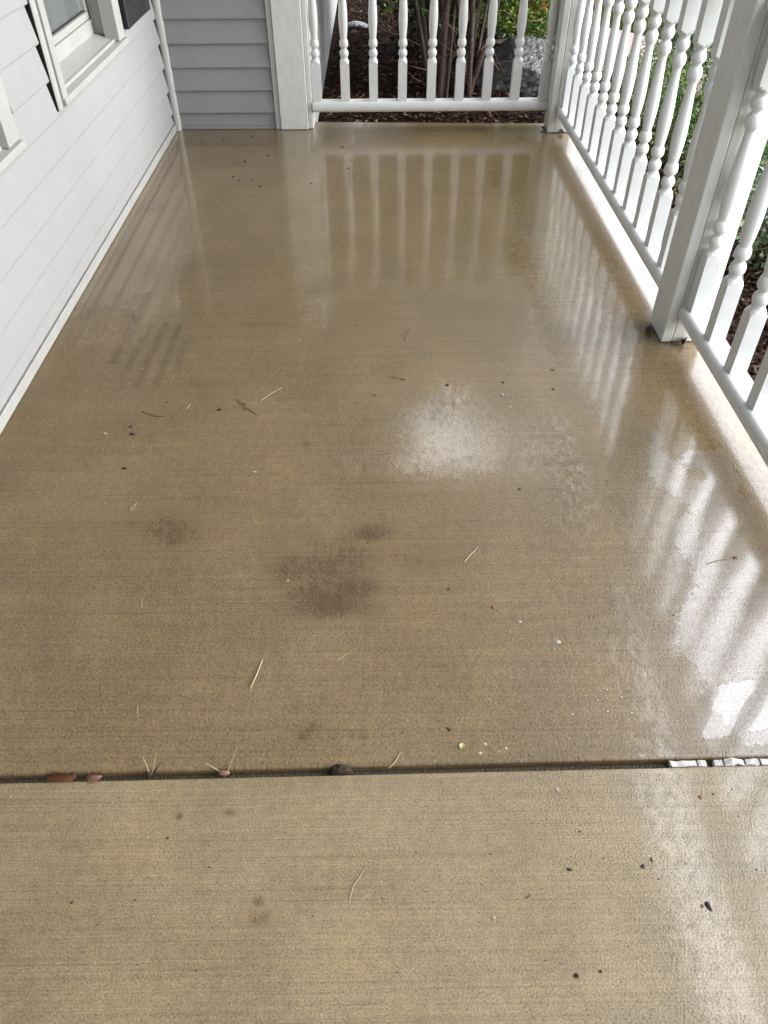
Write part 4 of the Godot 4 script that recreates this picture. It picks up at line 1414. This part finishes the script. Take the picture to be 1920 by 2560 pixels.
	curled_leaf(st, 0.012, 0.010, 0.25, 0.2)
	var o := put("leaf_scrap", st.commit(), M.yellow_leaf, null, Vector3(0.144, 0.002, -0.695))
	o.rotation.y = 0.8
	tag(o, "small pale yellow leaf just above the joint, right of centre", "leaf scrap", "leaf scrap litter on the wet floor")
	crumb("bug", "black beetle-like bug on the near slab close to the right edge", "bug", 0.499, -0.422, Vector3(0.0045, 0.003, 0.0085), M.dark_bit, 0.35)
	crumb("bug", "small dark insect above the pale yellow leaf", "bug", 0.123, -0.730, Vector3(0.002, 0.002, 0.006), M.dark_bit, 0.6)
	crumb("bug", "dark winged speck left of the twig with seed husks", "bug", -0.443, -1.733, Vector3(0.008, 0.003, 0.004), M.dark_bit, 0.3)
	crumb("pale_crumb", "pale crumb right of the dark round seed", "crumb", 0.353, -1.791, Vector3(0.006, 0.003, 0.005), M.pale_bit)
	crumb("pale_crumb", "white crumb below right of the pale crumb", "crumb", 0.366, -1.731, Vector3(0.006, 0.002, 0.005), M.pale_bit)
	crumb("pale_crumb", "flat white fleck left of centre", "crumb", -0.315, -1.463, Vector3(0.007, 0.0015, 0.004), M.pale_bit)
	crumb("pale_crumb", "pale dot on the left edge of the brown stain", "crumb", -0.202, -1.096, Vector3(0.004, 0.0015, 0.003), M.pale_bit)
	crumb("pale_crumb", "pale bit on the near slab below the small dark twig", "crumb", 0.167, -0.409, Vector3(0.004, 0.002, 0.0025), M.pale_bit, 0.4)
	crumb("pale_crumb", "white fleck on the near slab just below the joint", "crumb", 0.300, -0.612, Vector3(0.0045, 0.0015, 0.004), M.pale_bit)
	crumb("pale_crumb", "white paint chip in front of the wide post", "crumb", -0.484, -4.125, Vector3(0.012, 0.002, 0.006), M.pale_bit, 0.4)
	crumb("pale_crumb", "white paint chip in front of the end wall siding", "crumb", -0.529, -4.100, Vector3(0.010, 0.002, 0.006), M.pale_bit)
	crumb("dark_speck", "largest of the dark specks at the far left", "speck", -0.661, -1.625, Vector3(0.008, 0.004, 0.006), M.dark_bit)
	crumb("dark_speck", "dark speck above the largest one at the far left", "speck", -0.674, -1.659, Vector3(0.005, 0.003, 0.005), M.dark_bit)
	crumb("dark_speck", "dark speck with a straw, below the others at the far left", "speck", -0.648, -1.482, Vector3(0.008, 0.003, 0.004), M.dark_bit)
	crumb("dark_speck", "dark speck on the near slab beside the reddish seed husk", "speck", 0.414, -0.482, Vector3(0.004, 0.002, 0.0035), M.dark_bit)
	crumb("dark_speck", "oval dark speck on the near slab right of centre", "speck", 0.296, -0.479, Vector3(0.0055, 0.002, 0.0025), M.dark_bit, -0.4)
	crumb("dark_speck", "dark crumbly speck at the bottom of the near slab", "speck", 0.278, -0.330, Vector3(0.005, 0.003, 0.0035), M.dark_bit)
	crumb("dark_speck", "round black speck right of the crumbly one at the bottom", "speck", 0.314, -0.335, Vector3(0.0025, 0.002, 0.0025), M.dark_bit)
	crumb("dark_speck", "dark speck below the bright wet patch, right of centre", "speck", 0.346, -1.388, Vector3(0.004, 0.002, 0.004), M.dark_bit)
	crumb("dark_speck", "dark speck right of the brown stain", "speck", 0.147, -1.067, Vector3(0.0035, 0.002, 0.003), M.dark_bit)
	# curled leaves at the feet of the posts
	st = new_st()
	curled_leaf(st, 0.046, 0.022, 0.5, 0.25)
	o = put("curled_leaf", st.commit(), M.curl_leaf, null, Vector3(0.862, 0.004, -2.128))
	o.rotation = Vector3(0.12, 0.9, 0.05)
	tag(o, "curled brown leaf against the inner side of the middle post", "leaf", "curled leaves at the posts")
	st = new_st()
	curled_leaf(st, 0.036, 0.020, 1.3, 0.5)
	o = put("curled_leaf", st.commit(), M.curl_leaf, null, Vector3(0.950, 0.005, -2.050))
	o.rotation = Vector3(-0.3, 1.2, 0)
	tag(o, "dark wet curled leaf in front of the middle post under the rail", "leaf", "curled leaves at the posts")
	st = new_st()
	curled_leaf(st, 0.036, 0.018, 1.0, 0.4)
	o = put("curled_leaf", st.commit(), M.curl_leaf, null, Vector3(0.852, 0.004, -4.145))
	o.rotation = Vector3(0.2, 1.4, 0)
	tag(o, "dark leaf at the inner foot of the far corner post", "leaf", "curled leaves at the posts")
	st = new_st()
	curled_leaf(st, 0.034, 0.018, 1.2, 0.4)
	o = put("curled_leaf", st.commit(), M.curl_leaf, null, Vector3(0.935, 0.004, -4.070))
	o.rotation = Vector3(0.2, 0.3, 0)
	tag(o, "curled leaf in front of the far corner post beside the rail", "leaf", "curled leaves at the posts")

	# grit and water beads, past counting
	st = new_st()
	for k in 1000:
		var z := -0.7 - pow(rng.randf(), 0.8) * 2.4
		var x := rng.randf_range(-0.9, 0.9) if rng.randf() > 0.55 else rng.randfn(-0.1, 0.35)
		if k < 70:
			z = rng.randf_range(-0.62, -0.3)
		var s := rng.randf_range(0.0005, 0.0012)
		lump(st, Vector3(x, s * 0.6, z), Vector3(s * rng.randf_range(0.8, 2.2), s, s * rng.randf_range(0.8, 1.6)), 0.3, 0.1, k, 6, 4)
	o = put("pale_grit", st.commit(), M.pale_bit)
	kind(o, "stuff")
	tag(o, "tiny pale grit and chaff scattered over the floor", "grit")
	st = new_st()
	for k in 160:
		var z := -0.7 - pow(rng.randf(), 0.7) * 3.3
		var x := rng.randf_range(-0.95, 0.9)
		if k < 40:
			z = rng.randf_range(-0.62, -0.3)
		var s := rng.randf_range(0.0005, 0.0012)
		lump(st, Vector3(x, s * 0.6, z), Vector3(s * rng.randf_range(0.8, 2.6), s, s * rng.randf_range(0.8, 1.6)), 0.3, 0.1, k + 900, 6, 4)
	for q in [[-0.858, -3.983], [-0.754, -4.003], [-0.512, -3.787], [-0.613, -3.711], [-0.639, -3.512], [-0.610, -3.472], [-0.547, -3.471], [-0.508, -3.393], [-0.161, -3.897], [-0.118, -3.714], [-0.125, -3.607], [-0.285, -3.423], [-0.622, -4.071]]:
		lump(st, Vector3(q[0], 0.002, q[1]), Vector3(rng.randf_range(0.003, 0.008), 0.002, 0.003), 0.3, 0.1, int(absf(q[0] * 999)), 8, 5)
	o = put("dark_grit", st.commit(), M.dark_bit)
	kind(o, "stuff")
	tag(o, "tiny dark grit and seeds scattered over the floor", "grit")
	st = new_st()
	var bead := StandardMaterial3D.new()
	bead.albedo_color = Color8(166, 164, 158)
	bead.roughness = 0.08
	for q in [[0.358, -0.924, 0.009], [0.288, -0.976, 0.006], [0.319, -1.012, 0.003], [0.388, -0.798, 0.003], [0.426, -0.791, 0.003], [0.387, -0.778, 0.002], [0.421, -0.763, 0.004], [0.355, -0.758, 0.004], [0.434, -0.754, 0.003], [0.465, -0.760, 0.004], [0.455, -0.794, 0.004], [0.463, -0.785, 0.003], [0.473, -0.813, 0.003], [0.431, -0.810, 0.003], [0.491, -0.813, 0.003], [0.408, -0.788, 0.003], [0.561, -0.741, 0.003], [0.567, -0.716, 0.003], [0.545, -0.741, 0.003], [0.455, -0.730, 0.002], [0.404, -0.728, 0.002], [0.186, -0.700, 0.006], [0.175, -0.682, 0.006], [0.209, -0.684, 0.003], [0.222, -0.691, 0.004]]:
		lump(st, Vector3(q[0], 0.0002, q[1]), Vector3(q[2] * 0.6, 0.0011, q[2] * 0.5), 0.5, 0.08, int(q[0] * 999), 10, 6)
	o = put("foam_beads", st.commit(), bead)
	kind(o, "stuff")
	tag(o, "small whitish foam and water beads above the joint at the right", "water beads")
